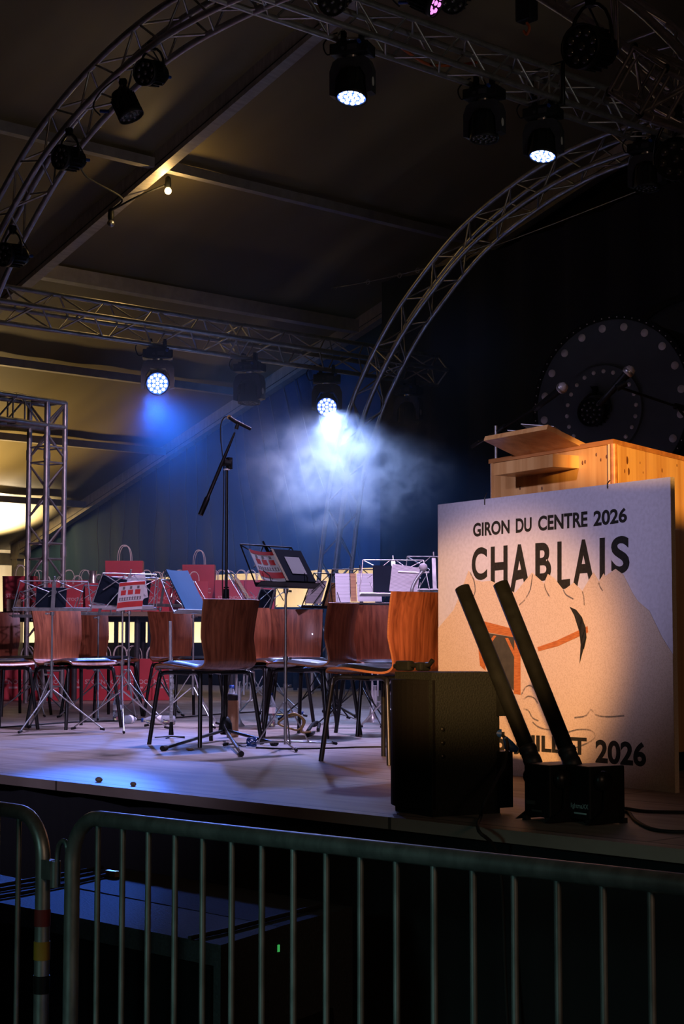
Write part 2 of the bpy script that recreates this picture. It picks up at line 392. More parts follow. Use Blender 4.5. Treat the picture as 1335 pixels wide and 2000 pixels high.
meta(seam.build('trim_wall_seams', mat('seam_welt', (.13, .15, .18), .6)), kind='structure')
struct('wall_low_partition', MB().box(((-27 + GX) / 2, YG + .1, .79), (GX + 27, .04, 1.58)), M['molton'])
cu = MB(); vs = []; N = 260
for i in range(N + 1):
    x = -35 + 21.5 * i / N; y = 18.2 + .10 * math.sin(x * 4.2) + .05 * math.sin(x * 9.7 + 1)
    vs += [V((x, y, 0)), V((x, y, 4.2))]
cu.add(vs, [[2 * i, 2 * i + 2, 2 * i + 3, 2 * i + 1] for i in range(N)], True)
struct('wall_back_curtain', cu, M['cream'])

# ------------------------------------------------------------------ trusses
def truss(name, label, path, frames, group=None, cat='truss', step=.29, couplers=(), ends=(), half=.12, cr=.025, cap=True):
    """path: dense list of points, frames: list of (e1,e2) unit vectors per point"""
    org = path[0]; root = thing(name, label, cat, org, 0, group)
    P = [p - org for p in path]
    cs = [(1, 1), (1, -1), (-1, -1), (-1, 1)]
    lines = [[P[i] + frames[i][0] * half * a + frames[i][1] * half * b for i in range(len(P))] for a, b in cs]
    for l in lines: MB().tube(l, cr, 12, cap=cap).build('chord', M['alu'], root)
    # lattice: resample indices at equal arc length
    acc = [0]
    for a, b in zip(P, P[1:]): acc.append(acc[-1] + (b - a).length)
    tot = acc[-1]; nseg = max(2, int(round(tot / step)))
    def at(l, s):
        for i in range(len(acc) - 1):
            if acc[i + 1] >= s: 
                t = (s - acc[i]) / max(1e-9, acc[i + 1] - acc[i]); return l[i] + (l[i + 1] - l[i]) * t
        return l[-1]
    lat = MB()
    for fi in range(4):
        A, B = lines[fi], lines[(fi + 1) % 4]
        for k in range(nseg):
            s0 = tot * k / nseg + (.03 if k else 0); s1 = tot * (k + 1) / nseg - .03
            q = (A, B) if (k + fi) % 2 == 0 else (B, A)
            lat.tube([at(q[0], s0), at(q[1], s1)], .0095, 6, cap=False)
        for s in ends: lat.tube([at(A, s * tot), at(B, s * tot)], .0095, 6, cap=False)
    lat.build('lattice', M['alu'], root)
    for s in couplers:
        cp = MB()
        for fi in range(4):
            A, B = lines[fi], lines[(fi + 1) % 4]
            for d in (-.075, .075): cp.tube([at(A, s * tot + d), at(B, s * tot + d)], .0095, 6, cap=False)
            cp.tube([at(A, s * tot - .05), at(A, s * tot + .05)], .029, 10)
        cp.build('coupler', M['alu'], root)
    return root
BK = [(658, 1088), (681.6, 912), (715, 800), (738, 743), (776, 667.6), (818, 600), (897, 497), (961, 434), (1043, 372), (1117, 328), (1190, 293)]
YB, YF = 12.24, 7.30
prof = [(yp(*p, YB).x, yp(*p, YB).z) for p in BK]
XC = -8.8
prof = [(-13.42, 1.02), (-13.38, 1.7)] + prof
prof = prof[:-1] + [(-9.5, 6.17), (XC, 6.2)]
prof = prof + [(2 * XC - x, z) for x, z in prof[-2::-1]]
def arch(y, label, x_end):
    pts = smooth_path([V((x, y, z)) for x, z in prof], 8)
    pts = resample(pts, .08); pts = [p for p in pts if p.x <= x_end]
    fr = []
    for i in range(len(pts)):
        t = (pts[min(i + 1, len(pts) - 1)] - pts[max(i - 1, 0)]).normalized(); fr.append((V((0, 1, 0)), t.cross(V((0, 1, 0))).normalized()))
    L = sum((b - a).length for a, b in zip(pts, pts[1:]))
    return truss('arched_truss', label, pts, fr, 'stage roof trusses', couplers=[.235, .5, .765] if x_end > -5 else [.4, .86])
arch(YB, 'far curved box truss rising from the stage behind the music stands', -3.)
arch(YF, 'near curved box truss sweeping over the top left corner', -3.)
def straight(a, b, rot, label, name='straight_truss', **k):
    a, b = V(a), V(b); n = 12; pts = [a + (b - a) * i / n for i in range(n + 1)]
    t = (b - a).normalized()
    if abs(t.z) > .9: e1, e2 = V((math.cos(rot), math.sin(rot), 0)), V((-math.sin(rot), math.cos(rot), 0))
    else:
        h = V((0, 0, 1)).cross(t).normalized(); e1 = h * math.cos(rot) + V((0, 0, 1)) * math.sin(rot); e2 = t.cross(e1)
    return truss(name, label, pts, [(e1, e2)] * (n + 1), 'stage roof trusses', **k)
straight((-13.3, 6.6, 4.70), (-13.3, 13.86, 4.73), math.radians(-42), 'lower straight box truss carrying four moving heads', couplers=[.58], ends=[0, 1])
straight((-8.8, 6.7, 6.20), (-8.8, 13.2, 6.20), 0, 'upper straight box truss descending across the top right', couplers=[.58], ends=[0, 1])
P3 = xp(1243, 157, -4.8)
straight((-4.8, P3.y, P3.z), (-4.8, P3.y + 4.2, P3.z), math.radians(40), 'truss with four open tube ends at the top right edge', ends=[0, 1], couplers=[.03], cap=False)
# gantry tower at left
TP = dp(90, 1000, 16.1)
tw = straight((TP.x, TP.y, 1.0), (TP.x, TP.y, 3.92), math.radians(10.5), 'upright truss tower standing beside the red paper bags', name='truss_tower', couplers=[.08, .5, .82], ends=[0, 1])
tw['group'] = 'truss gantry at left'
e_dir = V((-math.sin(math.radians(10.5)), math.cos(math.radians(10.5)), 0))
A_ = V((TP.x, TP.y, 3.79)) - e_dir * -.12
gt = straight(A_, A_ - e_dir * 2.4, 0, 'short horizontal truss on top of the left truss tower', name='truss_crossbar', couplers=[.25], ends=[0])
gt['group'] = 'truss gantry at left'

# ------------------------------------------------------------------ moving heads
def moving_head(label, loc, rz, pan_tilt, lit, group='moving heads under the trusses', s=1.):
    """hangs from loc (underside of a truss chord); rz: direction the yoke faces; tilt: 0 = straight down, positive = towards that direction"""
    root = thing('moving_head_light', label, 'stage light', loc, rz, group); root.scale = (s, s, s)
    for sy in (-1, 1):
        c = MB().tube([(-.0, sy * .07, -.02), (0, sy * .07, .055)], .02, 8).box((0, sy * .07, .03), (.05, .03, .085)).tube([(-.03, sy * .07, -.01), (.03, sy * .07, -.01)], .012, 6); c.build('clamp', M['black'], root)
    b = MB().box((0, 0, -.085), (.19, .30, .085), bev=.012).box((0, 0, -.035), (.10, .22, .03))
    b.build('base', M['black'], root)
    MB().box((.098, .03, -.085), (.006, .07, .04)).tube([(.10, -.04, -.09), (.108, -.04, -.09)], .014, 10).build('control_panel', M['headgrey'], root)
    MB().tube([(.05, .09, -.06), (.12, .09, -.055)], .014, 8).build('blue_connector', M['bluepl'], root)
    MB().lathe([(.045, -.155), (.05, -.128)], 14).build('pan_bearing', M['chrome'], root)
    y = MB()
    pts = [(-.165, -.42), (-.165, -.24), (-.14, -.17), (-.10, -.145), (.10, -.145), (.14, -.17), (.165, -.24), (.165, -.42), (.125, -.43), (.118, -.30), (.075, -.225), (-.075, -.225), (-.118, -.30), (-.125, -.43)]
    # outline lies in local yz, thickness along x
    F = Matrix(((0, 0, 1, 0), (1, 0, 0, 0), (0, 1, 0, 0), (0, 0, 0, 1)))
    half = [p for p in pts]
    y.add([F @ V((p[0], p[1], -.05)) for p in half] + [F @ V((p[0], p[1], .05)) for p in half],
          [[0, 1, 12, 13], [1, 2, 11, 12], [2, 3, 11], [3, 4, 10, 11], [4, 5, 10], [5, 6, 9, 10], [6, 7, 8, 9]] +
          [[a + 14 for a in f[::-1]] for f in ([0, 1, 12, 13], [1, 2, 11, 12], [2, 3, 11], [3, 4, 10, 11], [4, 5, 10], [5, 6, 9, 10], [6, 7, 8, 9])] +
          [[i, 14 + i, 14 + (i + 1) % 14, (i + 1) % 14] for i in range(14)])
    y.build('yoke', M['headgrey'], root)
    MB().lathe([(.034, 0), (.034, .002)], 16, Tm(.015, .166, -.34) @ Rx(-PI / 2) @ Matrix.Diagonal((.62, 1, 1, 1))).build('sticker', M['sticker'], root)
    H = Tm(0, 0, -.36) @ Ry(-pan_tilt)     # head: local -Z is the beam
    h = MB().lathe([(.0, .14), (.07, .14), (.095, .115), (.108, .06), (.112, -.04), (.118, -.075), (.118, -.10), (.109, -.10), (.107, -.085)], 18, H)
    for k in range(10):
        a = 2 * PI * k / 10; h.box((math.cos(a) * .106, math.sin(a) * .106, .03), (.012, .02, .12), H, rot=Euler((0, 0, a)))
    h.build('head', M['black'], root)
    f = MB().lathe([(.0, -.087), (.107, -.087)], 24, H); f.build('lens_face', M['led_rim'] if lit else M['black'], root)
    l = MB()
    for rr, k, o in ((0, 1, 0), (.043, 6, 0), (.083, 12, .26)):
        for i in range(k):
            a = 2 * PI * i / k + o; l.lathe([(.0, -.098), (.012, -.0965), (.0175, -.09), (.0175, -.086)], 10, H @ Tm(rr * math.cos(a), rr * math.sin(a), 0))
    l.build('led_lens', M['led_w'] if lit else M['led_off'], root)
    cb = MB().tube(smooth_path([(.02, -.13, -.08), (.03, -.19, -.10), (.03, -.22, -.02), (.0, -.18, .05), (0, -.12, .07)], 5), .006, 6)
    cb.build('cable', M['rubber'], root)
    return root
def mh(label, px, py, x, dz, tilt, lit, turn=0., s=1.):
    p = xp(px, py, x); p.z = dz
    return moving_head(label, p, toward_cam(p) + turn, tilt, lit, s=s)
LZ = 4.53; UZ = 6.055
mh('lit moving head left on the lower truss, facing out with white LEDs', 308, 680, -13.3, LZ, math.radians(72), True)
mh('unlit moving head between the two lit ones on the lower truss', 487, 705, -13.3, LZ, math.radians(4), False, -.5)
mh('lit moving head above the bright smoke cloud', 638, 722, -13.3, LZ, math.radians(62), True)
mh('unlit moving head at the right end of the lower truss', 797, 745, -13.3, LZ, math.radians(4), False, -.5)
mh('lit moving head left under the upper truss, pointing down', 688, 110, -8.8, UZ, math.radians(14), True, -.35)
mh('unlit moving head in the middle of the upper truss', 945, 160, -8.8, UZ, math.radians(4), False, -.45)
mh('lit moving head pointing down in front of the far curved truss', 1060, 230, -8.8, UZ, math.radians(14), True, -.35)
mh('unlit moving head where the far curved truss meets the upper truss', 1262, 285, -8.8, UZ, math.radians(4), False, -.45)

# ------------------------------------------------------------------ PAR cans
def par(label, loc, rz, tilt, n=8, r=.10, lens='led_off', hang=.2, group='PAR cans on the trusses'):
    root = thing('par_can_light', label, 'stage light', loc, rz, group)
    H = Ry(-tilt)      # body axis: local +X points at the audience
    B = H @ Ry(PI / 2)
    body = MB().lathe([(.0, -.17), (r * .72, -.17), (r * .8, -.14), (r * .86, 0), (r, .01), (r, .05), (r * .93, .05), (r * .93, .035)], 20, B)
    for k in range(18):
        a = 2 * PI * k / 18; body.box((math.cos(a) * r * .9, math.sin(a) * r * .9, -.065), (.016, .006, .12), B, rot=Euler((0, 0, a)))
    body.build('housing', M['black'], root)
    MB().lathe([(.0, .034), (r * .93, .034)], 24, B).build('face_plate', M['blackmetal'], root)
    l = MB(); rings = ((0, 1, 0), (r * .64, n, .2)) if n <= 9 else ((r * .3, 6, 0), (r * .68, 12, .2))
    lr = r * .2 if n <= 9 else r * .13
    for rr, k, o in rings:
        for i in range(k):
            a = 2 * PI * i / k + o; l.lathe([(.0, .046), (lr * .7, .044), (lr, .034)], 12, B @ Tm(rr * math.cos(a), rr * math.sin(a), 0))
    l.build('lens', M[lens], root)
    y = MB()
    arc = [(-.05, -r * 1.12, 0), (-.05, -r * 1.12, .05)] + [(-.05, -r * 1.12 * math.cos(PI * k / 8), .05 + (hang - .05) * math.sin(PI * k / 8)) for k in range(1, 8)] + [(-.05, r * 1.12, .05), (-.05, r * 1.12, 0)]
    y.tube(arc, .010, 6); y.build('bracket', M['blackmetal'], root)
    MB().box((-.05, 0, hang + .02), (.045, .035, .07)).tube([(-.08, 0, hang + .03), (-.02, 0, hang + .03)], .016, 8).build('clamp', M['black'], root)
    MB().tube([(-.17, .02, .02), (-.24, .03, .03)], .014, 8).build('blue_connector', M['bluepl'], root)
    MB().tube(smooth_path([(-.22, -.02, -.02), (-.27, -.04, .05), (-.2, -.05, .16), (-.06, -.05, hang + .06)], 5), .006, 6).build('cable', M['rubber'], root)
    return root
def parp(label, px, py, y, yaw, tilt, **k):
    p = yp(px, py, y); return par(label, p, toward_cam(p) + yaw, tilt, **k)
R_ = math.radians
parp('black PAR can high on the near curved truss, round lenses facing left', 288, 142, 7.15, R_(-38), R_(-12))
parp('black PAR can tilted steeply down, just below the highest one on the curve', 252, 218, 7.15, R_(70), R_(-65))
parp('black PAR can halfway down the near curved truss', 125, 308, 7.15, R_(-48), R_(-6))
parp('lowest black PAR can on the near curved truss, above the lower truss end', 15, 498, 7.15, R_(-50), R_(-6))
parp('PAR can cut by the top edge above the upper truss', 650, 2, 7.6, R_(-10), R_(-25))
parp('PAR can at the top edge glowing pink', 842, 2, 8.0, R_(75), R_(-30), lens='led_pink')
parp('dim PAR can at the top edge right of the pink one', 885, 0, 8.6, R_(-10), R_(-25))
P = dp(1142, 92, 8.2); par('large PAR can hanging right of the pink one, eight lenses showing', P, toward_cam(P) + R_(-35), R_(-8), r=.115, hang=.24)
P = dp(1322, 312, 8.3); par('PAR can cut by the right edge under the upper truss', P, toward_cam(P) + R_(-10), R_(-8), r=.11, hang=.24)

# ------------------------------------------------------------------ festoon bulb and wires
bp = V((-13.66, 10.22, 6.29))
rt_ = thing('festoon_bulb', 'small lit warm bulb hanging at the near rafter', 'bulb', bp)
MB().lathe([(.03, .0), (.034, .03), (.03, .10), (.012, .12)], 12).build('socket', M['black'], rt_)
MB().sphere((0, 0, -.035), .036, seg=14).build('glass', M['bulb'], rt_)
b2 = V((-14.15, 9.85, 5.98))
rt2 = thing('festoon_bulb', 'small dark bulb clipped under the near rafter', 'bulb', b2)
MB().lathe([(.03, .0), (.034, .03), (.03, .10), (.012, .12)], 12).build('socket', M['black'], rt2)
MB().sphere((0, 0, -.04), .04, seg=12).build('glass', M['chrome'], rt2)
wp = [(-11.4, 7.6, 5.6), (-12.6, 8.5, 5.85), (-13.6, 9.6, 6.05), (-14.15, 9.85, 6.08), (-13.9, 10.0, 6.2), (-13.66, 10.22, 6.33)]
meta(MB().tube(smooth_path(wp, 6), .011, 6).build('festoon_cable', M['rubber']), 'thin black cable leading to the warm bulb', 'cable')
cw = [yp(x, y, 13.98) for x, y in ((405, 597), (520, 583), (620, 567), (720, 550), (830, 524), (930, 492), (1010, 464), (1130, 418), (1250, 371), (1335, 335))]
cwr = thing('curtain_wire', 'thin sagging wire with rings crossing behind the stage', 'wire', cw[0])
MB().tube([p - cw[0] for p in smooth_path(cw, 5)], .006, 5).build('wire', M['alu'], cwr)
for x, y in ((655, 560), (718, 551), (780, 538), (815, 528)):
    q = yp(x, y, 13.98) - cw[0]
    MB().tube([q + V((.03 * math.cos(a), 0, .03 * math.sin(a))) for a in [i * PI / 5 for i in range(10)]], .005, 5, closed=True).build('ring', M['alu'], cwr)
oc = [xp(x, y, -8.95) for x, y in ((780, 90), (800, 105), (835, 125), (880, 128), (930, 122))]
meta(MB().tube(smooth_path(oc, 5), .012, 6).build('orange_cable', M['orange_cable']), 'orange cable looping inside the upper truss', 'cable')
oh = xp(1028, 40, -8.9)
ch = thing('chain_hoist', 'dark hoist with orange hook above the upper truss', 'hoist', oh)
MB().box((0, 0, .12), (.16, .12, .26), bev=.02).build('body', M['black'], ch)
MB().tube(smooth_path([(0, 0, -.02), (.03, 0, -.07), (0, 0, -.12), (-.035, 0, -.08)], 5), .012, 8).build('hook', M['orange_cable'], ch)
MB().tube([(0, 0, .25), (0, 0, 1.1)], .01, 6).build('chain', M['alu'], ch)
sl = xp(1068, 165, -8.8)
meta(MB().tube([(sl.x + .17, sl.y, 6.38), (sl.x - .17, sl.y, 6.38), (sl.x - .17, sl.y, 6.03), (sl.x + .17, sl.y, 6.03)], .022, 6, closed=True).build('lifting_strap', M['black']), 'black strap wrapped round the upper truss', 'strap')

# ------------------------------------------------------------------ announcement panel
PA = zp(857, 1499); PB = zp(1318, 1549)
ux = (PB - PA); PW = ux.length; ux.normalize(); pn = V((ux.y, -ux.x, 0))        # normal towards the audience
pang = math.atan2(ux.y, ux.x)
def puv(px, py):
    r, f = ray(px, py); t = (PA - V((0, 0, EYE))).dot(pn) / r.dot(pn); q = V((0, 0, EYE)) + r * t - PA
    return (q.dot(ux), q.z)
PH = (puv(860, 985)[1] + puv(1320, 930)[1]) / 2
panel = thing('sign_panel', 'large particleboard sign with painted mountains and CHABLAIS lettering', 'sign', PA, pang)
# local frame: x along, y away from audience, z up; faces drawn in x-z
def flat(name, polys, depth, m, parent=None, th=.0006):
    mb = MB(); F = Matrix(((1, 0, 0, 0), (0, 0, -1, 0), (0, 1, 0, 0), (0, 0, 0, 1)))
    for p in polys: mb.prism(p, th, F, depth)
    return mb.build(name, m, parent or panel)
MB().box((PW / 2, .011, PH / 2), (PW, .022, PH)).build('board', M['chip'], panel)
rim = [(0, PH - .45), (0, PH), (PW, PH), (PW, .55)]
mtn_px = [(858, 1227), (886, 1191), (897, 1165), (915, 1114.5), (928, 1133), (941, 1136), (959, 1134.5), (970, 1140), (1006, 1158), (1021, 1140), (1039, 1118), (1062.5, 1139), (1070, 1121), (1082, 1129), (1100.6, 1152.6), (1120.6, 1138), (1137, 1154.5), (1158.7, 1118), (1169.6, 1136), (1178.7, 1120), (1182, 1125.4), (1202, 1111), (1217, 1122), (1235, 1158), (1246, 1174.5), (1267.7, 1192.6), (1293, 1245), (1317, 1278)]
mtn = [puv(*p) for p in mtn_px]; mtn[0] = (0, mtn[0][1]); mtn[-1] = (PW, mtn[-1][1])
def strip_polys(line, zend):      # quads between a polyline and z=zend(x)
    return [[a, b, (b[0], zend), (a[0], zend)] for a, b in zip(line, line[1:]) if b[0] - a[0] > 1e-4]
flat('painted_sky', strip_polys(mtn, PH), .0, M['sky'])
low = .02
flat('painted_mountains', strip_polys(mtn, low), .0016, M['chip'])
def lettering(name, items, depth, off=.02):
    F = Matrix(((1, 0, 0, 0), (0, 0, -1, -depth), (0, 1, 0, 0), (0, 0, 0, 1)))
    for ch, tl, tr, bl, br in items:
        mb = MB()
        vs, fs, asp = text_mesh(ch, off)
        a, b, c, d = puv(*tl), puv(*tr), puv(*bl), puv(*br)
        def q(v):
            t = (a[0] + (b[0] - a[0]) * v.x, a[1] + (b[1] - a[1]) * v.x); u = (c[0] + (d[0] - c[0]) * v.x, c[1] + (d[1] - c[1]) * v.x)
            return V((u[0] + (t[0] - u[0]) * v.y, u[1] + (t[1] - u[1]) * v.y, 0))
        mb.add([q(v) for v in vs], fs, False, F); mb.build(name, M['ink'], panel)
def L4(ch, x0, x1, t0, t1, b0, b1): return (ch, (x0, t0), (x1, t1), (x0, b0), (x1, b1))
lettering('lettering_top_line', [L4('GIRON', 923.5, 995, 1022, 1014.5, 1049, 1042), L4('DU', 1007, 1038, 1013, 1010, 1041.5, 1038), L4('CENTRE', 1050.5, 1147, 1008, 998, 1037.5, 1029), L4('2026', 1158.5, 1224, 997.5, 991, 1028.5, 1020)], .0008, .034)
lettering('lettering_chablais', [L4('C', 921, 951, 1070, 1068, 1134.5, 1132), L4('H', 958, 991, 1068, 1065, 1147, 1144), L4('A', 994, 1035, 1064, 1062, 1164, 1150), L4('B', 1045, 1076, 1061, 1058.5, 1136, 1133), L4('L', 1088, 1113, 1058, 1056, 1152, 1149), L4('A', 1118, 1161, 1055, 1052, 1146, 1142), L4('I', 1170.5, 1181, 1051, 1050, 1132, 1131), L4('S', 1193, 1229, 1049, 1045, 1122, 1119)], .0008, .03)
lettering('lettering_date', [L4('5', 971, 987, 1429, 1429.5, 1468, 1469), L4('JUILLET', 1003, 1146, 1434, 1441, 1473, 1486), L4('2026', 1163, 1262, 1443, 1450, 1490, 1498)], .0026, .036)
flat('painted_mine_opening', [[puv(*p) for p in ((951, 1236), (1006, 1245), (1006, 1352), (960, 1300))]], .0024, M['pit'])
flat('painted_mine_timber', [[puv(*p) for p in q] for q in (((944, 1213), (1002, 1228), (1002, 1244), (948, 1234)), ((1005, 1245), (1017, 1246), (1017, 1357), (1004, 1355)), ((935, 1268), (946, 1270), (949, 1310), (938, 1300)), ((987, 1246), (993, 1246), (1005, 1272), (1005, 1284)), ((965, 1241), (970, 1242), (957, 1260), (953, 1256)))], .0030, M['timber'])
pk = [(1113, 1185), (1126, 1191), (1137, 1205), (1144.5, 1226), (1146, 1245), (1141, 1268), (1132.5, 1296), (1135, 1262), (1135.5, 1245), (1131, 1224), (1122, 1202)]
flat('painted_pickaxe_head', [[puv(*p) for p in (pk[i], pk[i + 1], pk[10 - i - 1], pk[(11 - i) % 11 if i else 0])] if i else [puv(*p) for p in (pk[0], pk[1], pk[10])] for i in range(5)], .0036, M['ink'])
flat('painted_pickaxe_handle', [[puv(*p) for p in ((1148, 1223), (1149, 1235), (1090, 1262), (1052, 1272), (1050, 1264), (1088, 1251))]], .0032, M['timber'])
pl = MB(); F = Matrix(((1, 0, 0, 0), (0, 0, -1, -.0022), (0, 1, 0, 0), (0, 0, 0, 1)))
def pencil(px, wd=.0035):
    pts = [V((*puv(*p), 0)) for p in px]; pts = smooth_path(pts, 5)
    for a, b in zip(pts, pts[1:]):
        t = (b - a).normalized(); nn = V((-t.y, t.x, 0)) * wd; pl.add([a + nn, b + nn, b - nn, a - nn], [[0, 1, 2, 3]], False, F)
for c in ([(918, 1118), (926, 1135), (928, 1155), (924, 1166)], [(1040, 1122), (1036, 1150), (1026, 1170), (1014, 1182)], [(1063, 1140), (1066, 1152), (1073, 1165)], [(1100, 1152), (1106, 1162), (1120, 1170)], [(1137, 1155), (1140, 1165), (1141, 1182)], [(1169, 1137), (1172, 1146), (1177, 1154)],
          [(1018, 1358), (1026, 1343), (1036, 1339), (1042, 1345)], [(1023, 1366), (1032, 1360), (1044, 1364), (1050, 1374)], [(1022, 1385), (1032, 1388), (1040, 1402), (1052, 1408)], [(1122, 1402), (1144, 1398), (1154, 1386), (1163, 1396), (1185, 1400), (1219, 1398)],
          [(1110, 1430), (1130, 1425), (1155, 1427), (1162, 1440), (1146, 1452), (1120, 1462)], [(1040, 1410), (1052, 1420), (1075, 1425), (1100, 1412)]): pencil(c)
pl.build('pencil_lines', M['pencil'], panel)
hk = MB()
for x, y0, y1 in ((947, 962, 986), (1187, 938, 954)):
    a = puv(x, y0); b = puv(x, y1); hk.tube([(a[0], .01, a[1]), (a[0], -.004, PH + .004), (b[0], -.004, b[1])], .0025, 5)
hk.build('hanging_wire', M['blackmetal'], panel)

# ------------------------------------------------------------------ lectern
Lc = dp(1197, 857, 6.95); Ll = dp(957, 897, 7.73); Lr = dp(1345, 895.5, 7.67)
LT = (Lc.z + Ll.z + Lr.z) / 3
def xy(p): return V((p[0], p[1], 0))
lf = xy(Ll) - xy(Lc); rr_ = xy(Lr) - xy(Lc)
Lw = lf.length; lang = math.atan2(-lf.y, -lf.x)        # local x runs from left end to the corner
lect = thing('lectern', 'varnished pine lectern with knots standing behind the sign panel', 'lectern', (Ll.x, Ll.y, 1.0), lang)
iv = Rz(-lang)
def ll(p): return iv @ (xy(p) - xy(Ll))
c0, c1, c2 = V((0, 0, 0)), ll(Lc), ll(Lr)
bk_l = V((Lw - c2.x, c2.y, 0)) if False else V((Lw - (c2.x - 0) if c2.x < Lw else 0, c2.y, 0))
d = c2 - c1; c2 = c1 + d * 1.05; c3 = V((-(c2.x - Lw), c2.y, 0))
H_ = LT - 1.0
def wall(a, b, name, z0, z1, m, th=.025):
    mb = MB(); t = (b - a).normalized(); nn = V((-t.y, t.x, 0)) * th
    mb.prism([(a.x, a.y), (b.x, b.y), (b.x + nn.x, b.y + nn.y), (a.x + nn.x, a.y + nn.y)], z1 - z0, None, z0); return mb.build(name, m, lect)
wall(c0, c1, 'front_panel', .09, H_ - .02, M['pine']); wall(c1, c2, 'side_panel', .09, H_ - .02, M['pine']); wall(c3, c0, 'side_panel', .09, H_ - .02, M['pine'])
MB().prism([(c0.x + .05, .05), (c1.x - .05, .05), (c2.x - .04, c2.y), (c3.x + .04, c3.y)], .09, None, 0).build('plinth', M['black'], lect)
MB().prism([(c0.x - .006, -.006), (c1.x + .006, -.006), (c2.x + .006, c2.y), (c3.x - .006, c3.y)], .02, None, H_ - .02).build('top_board', M['pinedark'], lect)
MB().tube([(c1.x - .006, .006, .09), (c1.x - .006, .006, H_ - .02)], .016, 10).build('corner_strip', M['pinedark'], lect)
kn = MB()
def lknot(px, py, side, s=1.):
    r, f = ray(px, py); o = V((0, 0, EYE))
    a, b = (xy(Ll), xy(Lc)) if side == 0 else (xy(Lc), xy(Lc) + rr_)
    t_ = (b - a).normalized(); nv = V((t_.y, -t_.x, 0)); t = (a - V((0, 0, 0))).dot(nv) / r.dot(nv); q = o + r * t
    lq = iv @ (V((q.x, q.y, 0)) - xy(Ll)); ang = math.atan2((iv @ t_).y, (iv @ t_).x)
    Mx = Tm(lq.x, lq.y, q.z - 1.) @ Rz(ang) @ Rx(PI / 2) @ Matrix.Diagonal((.7, 1.25, 1, 1))
    kn.lathe([(.007 * s, -.0005), (.006 * s, .0012), (.0, .0014)], 10, Mx)
for px, py, s in ((1073, 909, 1), (1087, 909, 1), (1137, 904, 1.2), (1142, 902, 1.1), (1164, 888, 1), (1173, 898, .9), (1015, 953, 1.2), (1058, 954, 1.1), (1184, 892, 1), (1186, 945, .8)): lknot(px, py, 0, s)
for px, py, s in ((1224, 899, 2.2), (1227, 921, 2.0), (1219, 920, 1.1), (1292, 919, 1.2), (1249, 904, .7), (1321, 909, .8), (1255, 923, .6)): lknot(px, py, 1, s)
kn.build('knots', M['knot'], lect)
# reading board on a bracket, tilted towards the speaker
bx = Lw / 2 - .005
MB().box((bx, -.07, H_ - .075), (.44, .14, .055)).build('bracket', M['pine'], lect)
bt = MB().box((0, .12, 0), (.47, .30, .022), Tm(bx, -.15, H_ + .055) @ Rx(math.radians(-19)))
bt.build('reading_board', M['pine'], lect)
pp = MB()
for i, (dx, dy, a) in enumerate(((-.06, .03, .2), (.0, .05, -.1), (.03, .02, .5))):
    pp.box((dx, .09 + dy, .032 + i * .014), (.16, .21, .003), Tm(bx, -.15, H_ + .055) @ Rx(math.radians(-19)), rot=Euler((.06 * i, .10 - .06 * i, a)))
po = pp.build('papers', M['paper']); po.location = (Ll.x, Ll.y, 1.0); po.rotation_euler = (0, 0, lang)
meta(po, 'crumpled white papers lying on the lectern reading board', 'papers')

# ------------------------------------------------------------------ two handheld microphones at the lectern
def mic(label, head, tail, rad, stand_pts, stand_label):
    ax = (tail - head); Lm = ax.length; q = V((0, 0, 1)).rotation_difference(ax).to_matrix().to_4x4()
    r = thing('microphone', label, 'microphone', head)
    MB().lathe([(.0, -rad), (rad * .7, -rad * .72), (rad, 0), (rad * .97, .004), (rad * .97, .014), (rad * .85, rad * .7)], 18, q).build('grille', M['mesh'], r)
    MB().lathe([(rad * .8, rad * .7), (rad * .72, rad * 1.2), (rad * .55, Lm * .65), (rad * .5, Lm), (0, Lm)], 16, q).build('body', M['black'], r)
    MB().lathe([(rad * .98, -.003), (rad * 1.04, .0), (rad * 1.04, .008), (rad * .98, .012)], 18, q).build('ring', M['alu'], r)
    s = thing('microphone_boom', stand_label, 'microphone stand', stand_pts[0][0])
    o = stand_pts[0][0]
    for nm, pts, rr, m in stand_pts[1]: MB().tube([p - o for p in pts], rr, 8).build(nm, M[m], s)
    return r
D1 = 7.95
a1 = dp(968, 868, D1); bot = V((a1.x, a1.y, 1.02))
mic('handheld microphone with round grey grille left above the lectern', dp(1098, 757, D1 - .25), dp(1043, 800, D1 - .1), .0265,
    ((bot,), (('pole', [bot, a1 + V((0, 0, .09))], .009, 'alu'), ('boom', [dp(922, 873, D1 + .25), dp(978, 838, D1), dp(1052, 793, D1 - .13)], .006, 'blackmetal'), ('clutch', [dp(970, 845, D1), dp(987, 832, D1)], .014, 'black'), ('counterweight', [dp(922, 873, D1 + .25), dp(935, 864, D1 + .2)], .011, 'rubber'))),
    'black boom stand behind the left end of the lectern')
D2 = 7.7; e2 = dp(1345, 803, D2 + .3); bot2 = V((e2.x + .25, e2.y + .1, 1.02))
mic('handheld microphone right of centre above the lectern, on a boom from the right', dp(1228, 725, D2), dp(1168, 792, D2 + .05), .028,
    ((bot2,), (('pole', [bot2, bot2 + V((0, 0, 1.35))], .009, 'blackmetal'), ('boom', [dp(1212, 757, D2), dp(1225, 762, D2 + .02), dp(1320, 794, D2 + .25), bot2 + V((0, 0, 1.3))], .007, 'blackmetal'), ('clip', [dp(1203, 758, D2), dp(1222, 748, D2)], .017, 'black'), ('clutch', [dp(1318, 793, D2 + .25), dp(1332, 797, D2 + .28)], .016, 'black'))),
    'black boom arm reaching in from the right edge above the lectern')

